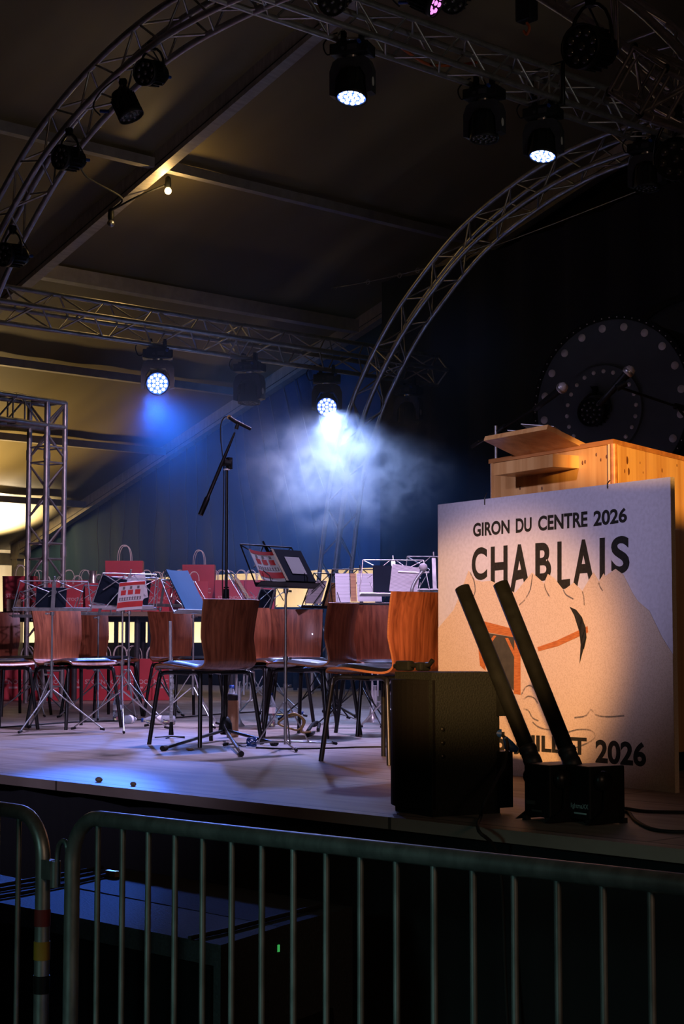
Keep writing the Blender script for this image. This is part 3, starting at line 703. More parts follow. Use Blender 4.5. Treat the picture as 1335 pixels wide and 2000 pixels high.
# ------------------------------------------------------------------ floor monitor speaker
S0, S1, S2 = zp(757, 1584), zp(838, 1597), zp(976, 1588)
sang = math.atan2((S1 - S0).y, (S1 - S0).x)
spk = thing('loudspeaker', 'black loudspeaker cabinet on the stage edge left of the sign panel', 'speaker', S1, sang)
sw = (S1 - S0).length; iv2 = Rz(-sang); s2 = iv2 @ (S2 - S1); SH = yp(838, 1314, S1.y).z - 1.0
prism = [(0, 0), (s2.x, s2.y), (s2.x - .5 * sw, s2.y + .05), (-sw - .0, s2.y * .55), (-sw, .03)]
MB().prism([(0, .012), (s2.x, s2.y), (s2.x - .6 * sw, s2.y + .02), (-sw + .02, s2.y * .6), (-sw, .03)], SH, None, 0).build('cabinet', M['subtex'], spk)
g = MB(); pts = [(-sw + sw * i / 10, .03 - .055 * math.sin(PI * (i + 1.2) / 11.5)) for i in range(11)]
g.prism(pts + [(0, .014), (-sw, .034)], SH - .05, None, .025); g.build('grille', M['grille'], spk)
dirv = V((s2.x, s2.y, 0)).normalized(); nvv = V((dirv.y, -dirv.x, 0))
for z in (.20, .245, .29):
    c = dirv * .05; MB().lathe([(.008, -.001), (.007, .003), (0, .003)], 10, Tm(c.x, c.y + .006, z) @ Matrix.Rotation(math.atan2(nvv.y, nvv.x), 4, 'Z') @ Ry(PI / 2)).build('screw', M['blackmetal'], spk)
for z0, z1 in ((.02, .21), (.33, .42)):
    c = V((s2.x, s2.y, 0)) + dirv * .012; MB().box((c.x, c.y, (z0 + z1) / 2), (.05, .05, z1 - z0), rot=Euler((0, 0, math.atan2(dirv.y, dirv.x)))).build('rear_bumper', M['black'], spk)
pc = zp(985, 1590); c_ = dp(978, 1433, 5.75)
sc_o = thing('speaker_cable', 'black cable with blue plugs at the back of the loudspeaker', 'cable', c_)
MB().tube([V((0, 0, 0)), dp(968, 1432, 5.75) - c_], .016, 10).build('blue_plug', M['bluepl'], sc_o)
q0 = dp(986, 1452, 5.72) - c_
MB().tube([dp(985, 1440, 5.72) - c_, dp(993, 1456, 5.72) - c_, dp(1010, 1466, 5.72) - c_], [.008, .02, .01], 10).build('blue_plug', M['bluepl'], sc_o)
pth = [dp(978, 1434, 5.75), dp(990, 1450, 5.7), dp(985, 1490, 5.65), dp(970, 1520, 5.55), dp(945, 1570, 5.4), zp(938, 1600) + V((0, 0, .008)), zp(934, 1626) + V((0, .0, .006)), V((zp(934, 1626).x, 3.91, .9)), V((zp(934, 1626).x + .05, 3.88, .5)), V((zp(934, 1626).x + .1, 3.86, .02))]
MB().tube([p - c_ for p in smooth_path(pth, 5)], .006, 6).build('cord', M['rubber'], sc_o)
tp = yp(790, 1308, S1.y + .12); tc_ = thing('wing_clamp', 'small black clamp lying on top of the loudspeaker', 'clamp', (tp.x, tp.y, 1.0 + SH))
MB().box((0, 0, .02), (.07, .03, .035), bev=.008).box((.09, 0, .018), (.03, .05, .03), bev=.008).build('jaw', M['black'], tc_)
MB().tube([(-.05, 0, .018), (.05, 0, .022), (.12, 0, .025), (.135, .0, .04)], .009, 8).build('bolt', M['blackmetal'], tc_)

# ------------------------------------------------------------------ confetti cannons
def cannon(label, base, y, p0, p1, logo=False):
    r = thing('confetti_cannon', label, 'confetti cannon', base, pang)
    iv = Matrix.Rotation(-pang, 4, 'Z')
    a = iv @ (yp(*p0, y) - V(base)); b = iv @ (yp(*p1, y) - V(base)); ax = (b - a).normalized(); Lc_ = (b - a).length
    q = Matrix.Translation(a) @ V((0, 0, 1)).rotation_difference(ax).to_matrix().to_4x4()
    MB().lathe([(.027, 0), (.027, Lc_), (.022, Lc_), (.022, Lc_ - .05), (0, Lc_ - .05)], 18, q).build('tube', M['black'], r)
    rb = MB().lathe([(.029, -.01), (.029, .02), (.031, .022), (.031, .045), (.029, .047), (.029, .07), (.031, .072), (.031, .085), (.027, .09)], 18, q); rb.build('collar', M['headgrey'], r)
    MB().lathe([(.034, -.16), (.036, -.12), (.034, -.03), (.030, -.005), (.0, -.005)], 16, q).build('holder', M['black'], r)
    MB().box((0, 0, .10), (.13, .15, .17), bev=.006).build('control_box', M['black'], r)
    for s in (-1, 1): MB().lathe([(.03, 0), (.033, .008), (.028, .025), (0, .027)], 14, Tm(s * .068, -.03, .14) @ Ry(s * PI / 2)).build('knob', M['blackmetal'], r)
    for s in (-1, 1):
        MB().prism([(-.10, 0), (.06, 0), (.03, .02), (.01, .15), (-.02, .15), (-.03, .04)], .008, Tm(s * .078, .0, .004) @ Matrix(((0, 0, 1, -.004), (1, 0, 0, 0), (0, 1, 0, 0), (0, 0, 0, 1)))).build('side_bracket', M['blackmetal'], r)
    for sx in (-1, 1):
        for sy in (-1, 1): MB().box((sx * .06, sy * .07, .008), (.02, .02, .016)).build('rubber_foot', M['rubber'], r)
    if logo:
        vs, fs, asp = text_mesh('lightmaXX', .01)
        MB().add(vs, fs, False, Tm(-.025, -.0762, .045) @ Rx(PI / 2) @ Matrix.Diagonal((.085, .02, 1, 1))).build('logo', M['white_print'], r)
        MB().box((.02, -.0762, .034), (.06, .0008, .005)).build('small_print', M['white_print'], r)
    else:
        MB().box((-.03, -.0762, .06), (.045, .0008, .012)).box((.0, -.0762, .035), (.05, .0008, .006)).build('rating_label', M['wheelgrey'], r)
    return r
cb0 = zp(1083, 1602); cb1 = zp(1160, 1606)
cannon('left black confetti cannon with a long tube leaning left before the sign', cb0, cb0.y + .02, (1047, 1505), (902, 1148))
cannon('right confetti cannon with printed logo, its tube leaning in front of the letters', cb1, cb1.y - .02, (1124, 1510), (977, 1140), True)
pw = [zp(1185, 1590), zp(1215, 1582), zp(1260, 1588), zp(1335, 1590), zp(1380, 1592)]
meta(MB().tube([p + V((0, 0, .006)) for p in smooth_path(pw, 5)], .006, 6).build('power_cable', M['rubber']), 'upper black cable running right from the confetti cannons', 'cable')
pw = [zp(1190, 1594), zp(1225, 1590), zp(1240, 1606), zp(1270, 1622), zp(1310, 1628), zp(1360, 1628)]
meta(MB().tube([p + V((0, 0, .006)) for p in smooth_path(pw, 5)], .006, 6).build('power_cable', M['rubber']), 'lower black cable curving from the confetti cannons near the stage edge', 'cable')

# ------------------------------------------------------------------ chairs
SHELL = [(.235, .428), (.222, .442), (.19, .451), (.10, .452), (-.02, .440), (-.11, .432), (-.165, .437), (-.195, .458), (-.208, .50), (-.214, .58), (-.222, .66), (-.234, .74), (-.252, .825)]
def sw_(i): return [.385, .40, .405, .405, .40, .39, .385, .384, .387, .393, .402, .412, .422][i]
def make_chair():
    r = thing('stacking_chair', 'x', 'chair')
    NYc = 10; P = [V((x, 0, z)) for x, z in SHELL]; P = smooth_path(P, 3); n = len(P)
    def shell(off):
        vs = []
        for i, p in enumerate(P):
            t = (P[min(i + 1, n - 1)] - P[max(i - 1, 0)]).normalized(); nn = V((t.z, 0, -t.x))     # points to the sitter side / up
            if nn.z < 0 and i < n * .4: nn = -nn
            k = i / (n - 1) * 12; a = int(min(11, k)); wd = sw_(a) + (sw_(a + 1) - sw_(a)) * (k - a)
            cur = .045 * max(0, min(1, (p.z - .46) / .15)); sag = -.008 if p.z < .46 else 0
            for j in range(NYc + 1):
                s = 2 * j / NYc - 1
                vs.append(p + nn * off + V((cur * s * s, s * wd / 2, -sag * s * s)))
        return vs
    A = shell(0); B = shell(-.011); m = len(A); W = NYc + 1; fs = []
    for i in range(n - 1):
        for j in range(NYc):
            fs.append([i * W + j, i * W + j + 1, (i + 1) * W + j + 1, (i + 1) * W + j])
    mb = MB(); mb.add(A, fs, True); mb.add(B, [f[::-1] for f in fs], True); mb.build('plywood_shell', M['chairwood'], r)
    e = MB()
    loop = [j for j in range(W)] + [i * W + NYc for i in range(1, n)] + [(n - 1) * W + j for j in range(NYc - 1, -1, -1)] + [i * W for i in range(n - 2, 0, -1)]
    L_ = len(loop); e.add([A[k] for k in loop] + [B[k] for k in loop], [[i, (i + 1) % L_, L_ + (i + 1) % L_, L_ + i] for i in range(L_)]); e.build('edge', M['plyedge'], r)
    pd = MB(); vs = []; NX_ = 14
    for i in range(NX_ + 1):
        x = .215 - .36 * i / NX_
        zb = .452 if x > .1 else (.452 + (x - .1) * .11 if x > -.08 else .432)
        for j in range(NYc + 1):
            s = 2 * j / NYc - 1; u = min(1, min(i, NX_ - i) / 2.0, (NYc - abs(2 * j - NYc)) / 2 / 1.2)
            vs.append(V((x, s * .185, zb + .004 + .02 * math.sin(PI / 2 * max(0, u)))))
    fs = [[i * W + j, (i + 1) * W + j, (i + 1) * W + j + 1, i * W + j + 1] for i in range(NX_) for j in range(NYc)]
    pd.add(vs, fs, True); lp = [j for j in range(W)] + [i * W + NYc for i in range(1, NX_ + 1)] + [NX_ * W + j for j in range(NYc - 1, -1, -1)] + [i * W for i in range(NX_ - 1, 0, -1)]
    pd.build('seat_pad', M['pad'], r)
    MB().prism([(.19, -.17), (.19, .17), (-.14, .16), (-.14, -.16)], .012, None, .405).build('under_plate', M['black'], r)
    for sx in (1, -1):
        for sy in (1, -1):
            xk = .185 if sx > 0 else -.165; xf = .225 if sx > 0 else -.215
            pts = [(0, sy * .12, .405), (xk - sx * .05, sy * .175, .41), (xk - sx * .012, sy * .187, .40), (xk + sx * .004, sy * .195, .37), (xf, sy * .235, .0)]
            MB().tube(smooth_path(pts, 4), .0125, 10).build('leg', M['blackmetal'], r)
    return r
CH = make_chair(); used = [0]
def chair(label, p, rz, group='wooden chairs on the stage'):
    o = CH if not used[0] else copy_tree(CH); used[0] = 1
    o.location = (p[0], p[1], 1.0); o.rotation_euler = (0, 0, rz); meta(o, label, 'chair', group); return o
F1, F2, F3 = zp(621, 1487.4), zp(741.4, 1497), zp(748, 1475.4)
def from_feet(ff, fn_b):
    pass
chair('nearest orange-lit wooden chair, right beside the loudspeaker', (-5.90, 5.78), PI + R_(5))
chair('wooden chair behind the tall microphone stand, its back to us', (-7.56, 5.96), PI + R_(3))
chair('dark wooden chair between the two nearest chairs, farther back than both', (-7.78, 6.98), PI + R_(21))
chair('chair at left behind the music stand holding a small black folder', zp(143, 1421), R_(4))
chair('black-padded chair cut by the left edge of the frame', zp(-22, 1425), R_(4))
def bchair(label, px, D, rz):
    p = dp(px, 1300, D); q = V((p.x, p.y, 0)) + V((math.cos(rz), math.sin(rz), 0)) * .22; return chair(label, q, rz)
bchair('chair half hidden by the paired music stands with the red poster', 166, 13.4, R_(2))
bchair('chair facing us just left of the tall microphone stand, in the rear row', 330, 13.3, R_(-4))
bchair('purple-lit chair facing us behind the central music stand', 574, 12.3, R_(-32))
bchair('pinkish chair squeezed between the two dark and orange chair backs', 722, 10.9, R_(-25))
bchair('copper-lit chair peeking out right of the tall microphone stand', 480, 11.7, R_(2))
bchair('far left chair with only the right part of its back showing', -8, 13.6, R_(2))

# ------------------------------------------------------------------ music stands
def stand(label, p, lip, yaw, tilt, m='chrome', w_=.47, h_=.25, spread=.30, hub=.26, rot=0., group='folding music stands', dx=0., lowhub=False):
    """yaw: direction the reading side faces; lip: height of the lip above the world ground"""
    r = thing('music_stand', label, 'music stand', (p[0], p[1], 1.0), yaw, group); z = lip - 1.0; mm = M[m]
    T = Tm(dx, 0, z) @ Ry(-tilt)          # desk: local y across, z up, +x reading side
    d = MB()
    hw = w_ / 2; tw_ = hw * .86
    d.box((.0, 0, 0), (.012, w_, .022), T).box((.02, 0, -.008), (.05, w_, .004), T)
    d.build('lip', mm, r)
    f = MB()
    f.tube([(0, -hw, 0), (0, -tw_, h_)], .0042, 6, T).tube([(0, hw, 0), (0, tw_, h_)], .0042, 6, T)
    f.tube([(0, -tw_, h_), (0, tw_, h_)], .0042, 6, T)
    for a, b in (((-tw_, h_), (-.03, h_ * .62)), ((tw_, h_), (.03, h_ * .62)), ((-.03, h_ * .62), (-hw * .55, 0)), ((.03, h_ * .62), (hw * .55, 0)), ((-.02, h_), (-hw * .75, .12)), ((.02, h_), (hw * .75, .12))):
        f.tube([(-.004, a[0], a[1]), (-.004, b[0], b[1])], .0035, 6, T)
    f.build('desk_frame', mm, r)
    MB().box((-.006, 0, h_ * .5), (.004, .026, h_ * 1.02), T).tube([(-.006, 0, h_), (-.006, 0, h_ + .035)], .006, 8, T).build('centre_bar', mm, r)
    for s in (-1, 1): MB().tube([(.03, s * .15, .0), (.045, s * .16, .03), (.03, s * .17, .075)], .003, 5, T).build('page_clip', mm, r)
    MB().tube([(0, 0, z - .02), (0, 0, z * .52)], .0065, 8).build('upper_pole', mm, r)
    MB().tube([(0, 0, z * .55), (0, 0, .02 if lowhub else hub - .05)], .0095, 10).build('lower_pole', mm, r)
    for zz in (z * .55, hub + .10, z - .03):
        k = MB().tube([(0, 0, zz - .012), (0, 0, zz + .012)], .014, 10).tube([(0, 0, zz), (.0, .035, zz)], .004, 6).box((0, .038, zz), (.004, .02, .012)); k.build('collar_knob', mm, r)
    for i in range(3):
        a = rot + i * 2 * PI / 3; c, s = math.cos(a), math.sin(a)
        if lowhub: a0, a1 = (.012 * c, .012 * s, .035), (spread * c, spread * s, .012)
        else: a0, a1 = (.012 * c, .012 * s, hub), (spread * c, spread * s, .012)
        lg = MB().tube([a0, a1], .0055, 6)
        t = .45; mid = (a0[0] + (a1[0] - a0[0]) * t, a0[1] + (a1[1] - a0[1]) * t, a0[2] + (a1[2] - a0[2]) * t)
        lg.tube([mid, (.012 * c, .012 * s, (hub + .10) if not lowhub else .25)], .0042, 6); lo = lg.build('leg', mm, r)
        MB().tube([(a1[0] - .02 * c, a1[1] - .02 * s, .016), (a1[0] + .012 * c, a1[1] + .012 * s, .010)], .0085, 8).build('rubber_foot', M['rubber'], lo)
    r.matrix_basis; r['_t'] = 0; del r['_t']
    return r, Tm(p[0], p[1], 1.0) @ Rz(yaw) @ T
def sheet(name, label, cat, T, y, z, w_, h_, m, x=.012, th=.004, rx=0., curl=0., group=None):
    mb = MB(); N = 8; vs = []
    for i in range(N + 1):
        s = i / N - .5
        for zz in (0, h_):
            for k in (0, th): vs.append(V((x + k + curl * (s * s * 4), s * w_, zz)))
    fs = []
    for i in range(N):
        a = 4 * i; b = a + 4
        fs += [[a, b, b + 2, a + 2], [a + 1, a + 3, b + 3, b + 1], [a, a + 1, b + 1, b], [a + 2, b + 2, b + 3, a + 3]]
    fs += [[0, 2, 3, 1], [4 * N, 4 * N + 1, 4 * N + 3, 4 * N + 2]]
    o = mb.add(vs, fs, False).build(name, m)
    o.matrix_world = T @ Tm(0, y, z) @ Rx(rx)
    return meta(o, label, cat, group)
def overlay(o, name, rects, m, x, curl=0., w_=1.):
    mb = MB()
    for y0, y1, z0, z1 in rects:
        N = 6; vs = []
        for i in range(N + 1):
            y = y0 + (y1 - y0) * i / N; cx = curl * (y / w_) ** 2 * 4
            vs += [V((x + cx, y, z0)), V((x + cx, y, z1))]
        mb.add(vs, [[2 * i, 2 * i + 2, 2 * i + 3, 2 * i + 1] for i in range(N)], True)
    return mb.build(name, m, o)
def poster(label, T, y, z, w_, h_, x, sgn, rx=0., curl=.0):
    o = sheet('song_booklet', label, 'booklet', T, y, z, w_, h_, M['paper'], x, .004, rx, curl)
    xs = x + (.005 if sgn > 0 else -.001); k = w_
    overlay(o, 'red_band', [(-k * .5, k * .5, h_ * .88, h_), (-k * .5, k * .5, h_ * .10, h_ * .30)] + [(-k * .36 + i * k * .28, -k * .16 + i * k * .28, h_ * .55, h_ * .72) for i in range(3)], M['posterred'], xs, curl, w_)
    overlay(o, 'printed_figures', [(-k * .31 + i * k * .28, -k * .22 + i * k * .28, h_ * .75, h_ * .85) for i in range(3)] + [(-k * .4, k * .42, h_ * .35, h_ * .36), (-k * .4, k * .42, h_ * .44, h_ * .45)] + [(-k * .4 + i * k * .1, -k * .36 + i * k * .1, h_ * .36, h_ * .47) for i in range(9)], M['pencil'], xs + (.0004 if sgn > 0 else -.0004), curl, w_)
    return o
# central stand, front side facing us
p = zp(557, 1461); r1, T1 = stand('central black music stand with red booklet and black folder', p, 1.895, R_(8), R_(33), 'blackmetal', .50, .27, .36, .24, R_(200), lowhub=True)
for c in kids(r1):
    if c.name.split('.')[0] in ('lower_pole', 'upper_pole', 'leg', 'collar_knob'): c.data.materials[0] = M['chrome']
poster('red and white song booklet on the left half of the central music stand', T1, -.12, .012, .19, .20, .016, 1, R_(-3), .012)
fo = sheet('folder', 'black folder with pale label on the central music stand', 'folder', T1, .115, .012, .25, .215, M['folder'], .012, .02)
overlay(fo, 'label', [(-.05, .075, .05, .165)], M['paper'], .0335)
overlay(fo, 'page_edge', [(-.135, -.115, .0, .215)], M['cream_page'], .034)
ct = thing('cable_tie_coil', 'small brown coil wrapped round the central stand pole', 'coil', (p.x, p.y, 1.15))
MB().tube(smooth_path([(.012, 0, .02), (.05, .05, .03), (.07, .07, -.01), (.05, .05, -.05), (.015, .01, -.04), (-.03, -.02, -.02), (-.02, -.02, .0), (.03, .03, .04), (.075, .075, .0), (.06, .06, -.06), (.1, .1, -.06)], 5), .006, 6).build('strap', M['brass'], ct)
# pair at left with the red poster
NB = PI
p = zp(237, 1428); r2, T2 = stand('front chrome music stand of the close pair, red poster clipped on it', p, 1.815, R_(172), R_(24), 'chrome', .46, .235, .36, .26, R_(35))
poster('red and white song booklet on the front chrome stand of the left pair', T2, -.03, -.005, .185, .20, -.035, -1, R_(-6), -.006)
sheet('music_folder', 'open grey folder leaning inside the left pair of stands', 'folder', T2, .12, .012, .19, .19, M['folder'], .012, .006, R_(9))
sheet('sheet_music', 'white pages on the left pair of stands beside the red booklet', 'sheet music', T2, -.09, .03, .2, .19, M['paper'], .02, .003, R_(-20))
sheet('sheet_music', 'printed page at the left end of the left pair of stands', 'sheet music', T2, .17, .0, .10, .16, M['music'], .03, .003, R_(12))
p2 = zp(250, 1410)
r2b, T2b = stand('rear chrome music stand of the close pair, right behind the red poster', p2, 1.83, NB - R_(6), R_(20), 'chrome', .46, .24, .34, .28, R_(80))
sheet('music_folder', 'dark teal folder on the rear stand of the left pair', 'folder', T2b, -.08, .012, .16, .2, M['folder'], .012, .01, R_(-3))
# far left stand
p = zp(99, 1428); r3, T3 = stand('music stand at left with a small black folder and grey strap', p, 1.80, R_(157), R_(16), 'galv', .52, .19, .34, .27, R_(15))
fo = sheet('music_folder', 'small black folder with a clef mark on the left music stand', 'folder', T3, .01, .008, .20, .135, M['folder'], .012, .006, R_(0))
cm = MB().tube(smooth_path([(.0, .02, .11), (.0, -.02, .12), (.0, -.03, .10), (.0, -.0, .085), (.0, .02, .075)], 4), .003, 5).tube([(0, -.005, .12), (0, -.005, .075)], .003, 5)
o = cm.build('clef_mark', M['galv'], fo); o.location = (.009, 0, 0)
# rear stands
p = zp(311, 1397); r4, T4 = stand('wire music stand left of the open blue folder, folded flat', p, 1.88, NB + R_(6), R_(12), 'galv', .50, .21, .34, .27, R_(50))
p = zp(376, 1420); r5, T5 = stand('music stand carrying the leaning open blue folder', p, 1.79, R_(14), R_(32), 'chrome', .44, .26, .32, .27, R_(215))
fo = sheet('music_folder', 'large blue ring folder leaning above the chair by the tall microphone stand', 'folder', T5, .0, .0, .24, .33, M['bluecover'], .014, .008, 0, .01)
rg = MB()
for i in range(16): rg.tube([(.012, -.122, .012 + i * .0205), (.02, -.132, .016 + i * .0205), (.026, -.122, .02 + i * .0205)], .0028, 5)
rg.build('ring_binding', M['blackmetal'], fo)
p = zp(482, 1402); r6, T6 = stand('slanted silver wire music stand right of the tall microphone stand', p, 1.90, R_(40), R_(32), 'chrome', .40, .26, .30, .27, R_(10))
sheet('sheet_music', 'clear sleeve of music on the slanted silver stand', 'sheet music', T6, .04, .005, .17, .20, M['musicbrown'], .012, .003)
p = zp(521, 1400); r7, T7 = stand('music stand with dark folder below the central red booklet', p, 1.80, NB + R_(20), R_(18), 'galv', .50, .22, .32, .27, R_(70))
sheet('music_folder', 'dark blue folder on the stand below the central red booklet', 'folder', T7, .06, .008, .24, .19, M['folder'], .012, .008)
p = zp(628, 1408); r8, T8 = stand('black music stand with lined sheet in front of the cream opening', p, 1.845, NB + R_(8), R_(20), 'blackmetal', .46, .26, .32, .27, R_(30))
sheet('sheet_music', 'lilac lined sheet on the black stand before the cream opening', 'sheet music', T8, .10, .02, .18, .18, M['music'], .012, .003)
sheet('music_folder', 'curling folder with brown page on the black stand before the cream opening', 'folder', T8, -.09, .008, .17, .18, M['musicbrown'], .012, .004, 0, -.02)
p = zp(706, 1420); r9, T9 = stand('music stand holding white and pink printed pages behind the orange chair', p, 1.845, R_(-38), R_(20), 'blackmetal', .46, .26, .32, .27, R_(140))
sheet('sheet_music', 'wide printed page in the middle of the pink pages stand', 'sheet music', T9, .055, .012, .17, .21, M['music'], .016, .003)
sheet('sheet_music', 'pink edged page at the left of the pink pages stand', 'sheet music', T9, -.13, .008, .10, .215, M['music'], .012, .003, 0, .004)
sheet('music_strip', 'brown printed strip on the pink pages stand', 'sheet music', T9, -.055, .012, .04, .21, M['musicbrown'], .018, .003)
p = zp(772, 1426); r10, T10 = stand('silver music stand with tilted white sheets just left of the sign panel', p, 1.90, R_(-36), R_(20), 'chrome', .48, .25, .32, .27, R_(100))
sheet('sheet_music', 'tilted white sheet with staves behind the orange chair back', 'sheet music', T10, .05, .0, .19, .20, M['music'], .024, .003, R_(-9))
sheet('music_folder', 'dark folder behind the tilted white sheet', 'folder', T10, -.02, .0, .26, .20, M['folder'], .012, .006, R_(-2))
p = zp(850, 1425); r11, T11 = stand('bare wire music stand partly hidden by the sign panel', p, 1.93, R_(-40), R_(16), 'galv', .42, .24, .30, .27, R_(60))
p = zp(190, 1404); r12, T12 = stand('music stand at left whose thin pole rises before the far chair', p, 1.80, NB + R_(6), R_(16), 'galv', .46, .22, .34, .27, R_(20))
p = zp(68, 1398); r13, T13 = stand('low placed music stand behind the chair at the left edge', p, 1.79, NB, R_(16), 'galv', .44, .2, .34, .25, R_(40))

# ------------------------------------------------------------------ tall microphone stand
mp_ = zp(440, 1446); pole_top = V((mp_.x, mp_.y, dp(447, 912, (V((mp_.x, mp_.y))).dot(V(FW))).z))
DM = V((mp_.x, mp_.y)).dot(V(FW))
ms = thing('microphone_stand', 'tall black boom microphone stand in front of a chair, centre left', 'microphone stand', mp_)
MB().tube([(0, 0, .06), (0, 0, .86)], .0125, 12).tube([(0, 0, .85), (0, 0, pole_top.z - 1)], .0085, 10).build('pole', M['blackmetal'], ms)
MB().tube([(0, 0, .84), (0, 0, .90)], .018, 12).tube([(0, 0, .905), (0, 0, .912)], .016, 12).build('height_clutch', M['black'], ms)
MB().tube([(0, 0, pole_top.z - 1.02), (0, 0, pole_top.z - 1.012)], .021, 12).build('white_ring', M['paper'], ms)
MB().lathe([(.0, .035), (.03, .035), (.042, .06), (.038, .10), (.022, .135), (.014, .14)], 14).build('base_hub', M['black'], ms)
for px, py in ((318, 1467), (471, 1478), (538, 1457)):
    e = zp(px, py) - mp_; e.z = .015; d = e.normalized()
    lg = MB().tube([(d.x * .02, d.y * .02, .06), e], .0095, 8).build('leg', M['blackmetal'], ms)
    MB().tube([e - d * .045, e + d * .01], .0145, 10).build('rubber_foot', M['rubber'], lg)
b0, b1 = dp(391, 1006, DM - .1) - mp_, dp(458, 845, DM) - mp_
MB().tube([b0, b0 + (b1 - b0) * .2, b0 + (b1 - b0) * .22, b0 + (b1 - b0) * .62, b1], [.016, .017, .011, .011, .006], 10).build('boom', M['blackmetal'], ms)
MB().tube([dp(434, 902, DM) - mp_, dp(452, 905, DM) - mp_], .024, 12).box(dp(447, 905, DM) - mp_, (.03, .03, .07)).build('boom_clutch', M['black'], ms)
m1 = dp(447, 815, DM - .02)
mm_ = thing('microphone', 'small black microphone on top of the tall boom stand', 'microphone', m1)
MB().tube([V((0, 0, 0)), dp(459, 823, DM) - m1, dp(489, 838, DM + .05) - m1], [.011, .012, .010], 10).build('body', M['black'], mm_)
MB().tube([V((0, 0, 0)), dp(449, 816, DM) - m1], .0135, 10).build('ring', M['brass'], mm_)
MB().tube([dp(461, 838, DM) - m1, dp(464, 828, DM) - m1], .012, 8).build('clip', M['black'], mm_)
cpth = [m1, dp(438, 815, DM), dp(431, 830, DM), dp(431, 860, DM), dp(435, 895, DM), dp(437, 930, DM), V((mp_.x - .012, mp_.y - .02, 1.95)), V((mp_.x + .008, mp_.y - .02, 1.6)), V((mp_.x - .014, mp_.y - .02, 1.25)), mp_ + V((.02, -.03, .10)), zp(462, 1455) + V((0, 0, .01)), zp(480, 1461) + V((0, 0, .01))]
meta(MB().tube(smooth_path(cpth, 6), .0035, 6).build('microphone_cable', M['rubber']), 'thin cable hanging down the tall microphone stand', 'cable')
cc = zp(491, 1460); ci = thing('cable_coil', 'small blue cable knot on the floor by the tall microphone stand', 'cable', cc)
MB().tube(smooth_path([(.025 * math.cos(a * 1.3) * (1 + .2 * math.sin(a * 3)), .025 * math.sin(a * 1.3), .03 + .022 * math.sin(a * .9)) for a in [i * .5 for i in range(44)]], 2), .004, 5).build('cord', M['bluepl'], ci)
fc = [zp(500, 1462), zp(560, 1464), zp(640, 1463), zp(700, 1461), zp(760, 1460)]
meta(MB().tube([q + V((0, 0, .005)) for q in smooth_path(fc, 5)], .005, 6).build('floor_cable', M['rubber']), 'black cable on the floor running right towards the loudspeaker', 'cable')
fc = [zp(-20, 1424), zp(60, 1418), zp(140, 1412), zp(230, 1409), zp(330, 1404), zp(430, 1396), zp(560, 1388)]
meta(MB().tube([q + V((0, 0, .006)) for q in smooth_path(fc, 5)], .006, 6).build('floor_cable', M['rubber']), 'long black cable lying across the stage floor at left', 'cable')
# second low mic stand at the rear
q = zp(657, 1392); ms2 = thing('microphone_stand', 'short black microphone stand seen under the orange chair seat', 'microphone stand', q)
MB().tube([(0, 0, .05), (0, 0, .34)], .012, 10).build('pole', M['black'], ms2)
MB().lathe([(0, .03), (.035, .03), (.045, .06), (.02, .11)], 12).build('base_hub', M['black'], ms2)
DQ = V((q.x, q.y)).dot(V(FW))
MB().tube([dp(641, 1334, DQ) - q, dp(655, 1318, DQ) - q], .018, 10).build('boom', M['black'], ms2)
for px, py in ((632, 1394), (640, 1402), (694, 1404)):
    e = zp(px, py) - q; e.z = .02; lg = MB().tube([(0, 0, .06), e], .010, 8).build('leg', M['black'], ms2)
    MB().sphere(e, .016).build('rubber_foot', M['rubber'], lg)

# ------------------------------------------------------------------ instruments
fp = zp(334, 1442); DF = V((fp.x, fp.y)).dot(V(FW)); ftop = dp(330, 1213, DF).z - 1
fs_ = thing('flute_stand', 'small black peg stand under the upright silver flute', 'instrument stand', fp)
MB().tube([(0, 0, .02), (0, 0, .10)], [.016, .010], 10).build('peg', M['black'], fs_)
for i in range(5):
    a = .3 + i * 2 * PI / 5; MB().tube([(0, 0, .012), (.10 * math.cos(a), .10 * math.sin(a), .006)], .004, 6).build('leg', M['blackmetal'], fs_)
fl_ = thing('flute', 'upright silver flute standing left of the chair by the tall microphone stand', 'flute', fp + V((0, 0, .06)))
hL = ftop - .06; tl = V((-.012, 0, 0))
MB().tube([V((0, 0, 0)), tl + V((0, 0, hL * .62)), tl * 1.6 + V((0, 0, hL))], .0095, 12).lathe([(.0125, hL * .40), (.0125, hL * .43)], 12).lathe([(.0125, hL * .62), (.0125, hL * .66)], 12, Tm(-.01, 0, 0)).build('body', M['silver'], fl_)
kk = MB(); random.seed(3)
for i in range(16):
    z = .06 + i * hL * .46 / 16; a = toward_cam(fp) + random.uniform(-.5, .5); c, s = math.cos(a), math.sin(a)
    kk.lathe([(.0085, 0), (.0085, .004), (0, .005)], 10, Tm(c * .010, s * .010, z) @ Rz(a) @ Ry(PI / 2)).tube([(c * .013 - s * .008, s * .013 + c * .008, z - .012), (c * .013 - s * .008, s * .013 + c * .008, z + .016)], .0025, 5)
kk.build('keys', M['silver'], fl_)
MB().box((-.019, 0, hL * .86), (.012, .014, .03), bev=.003).build('lip_plate', M['silver'], fl_)
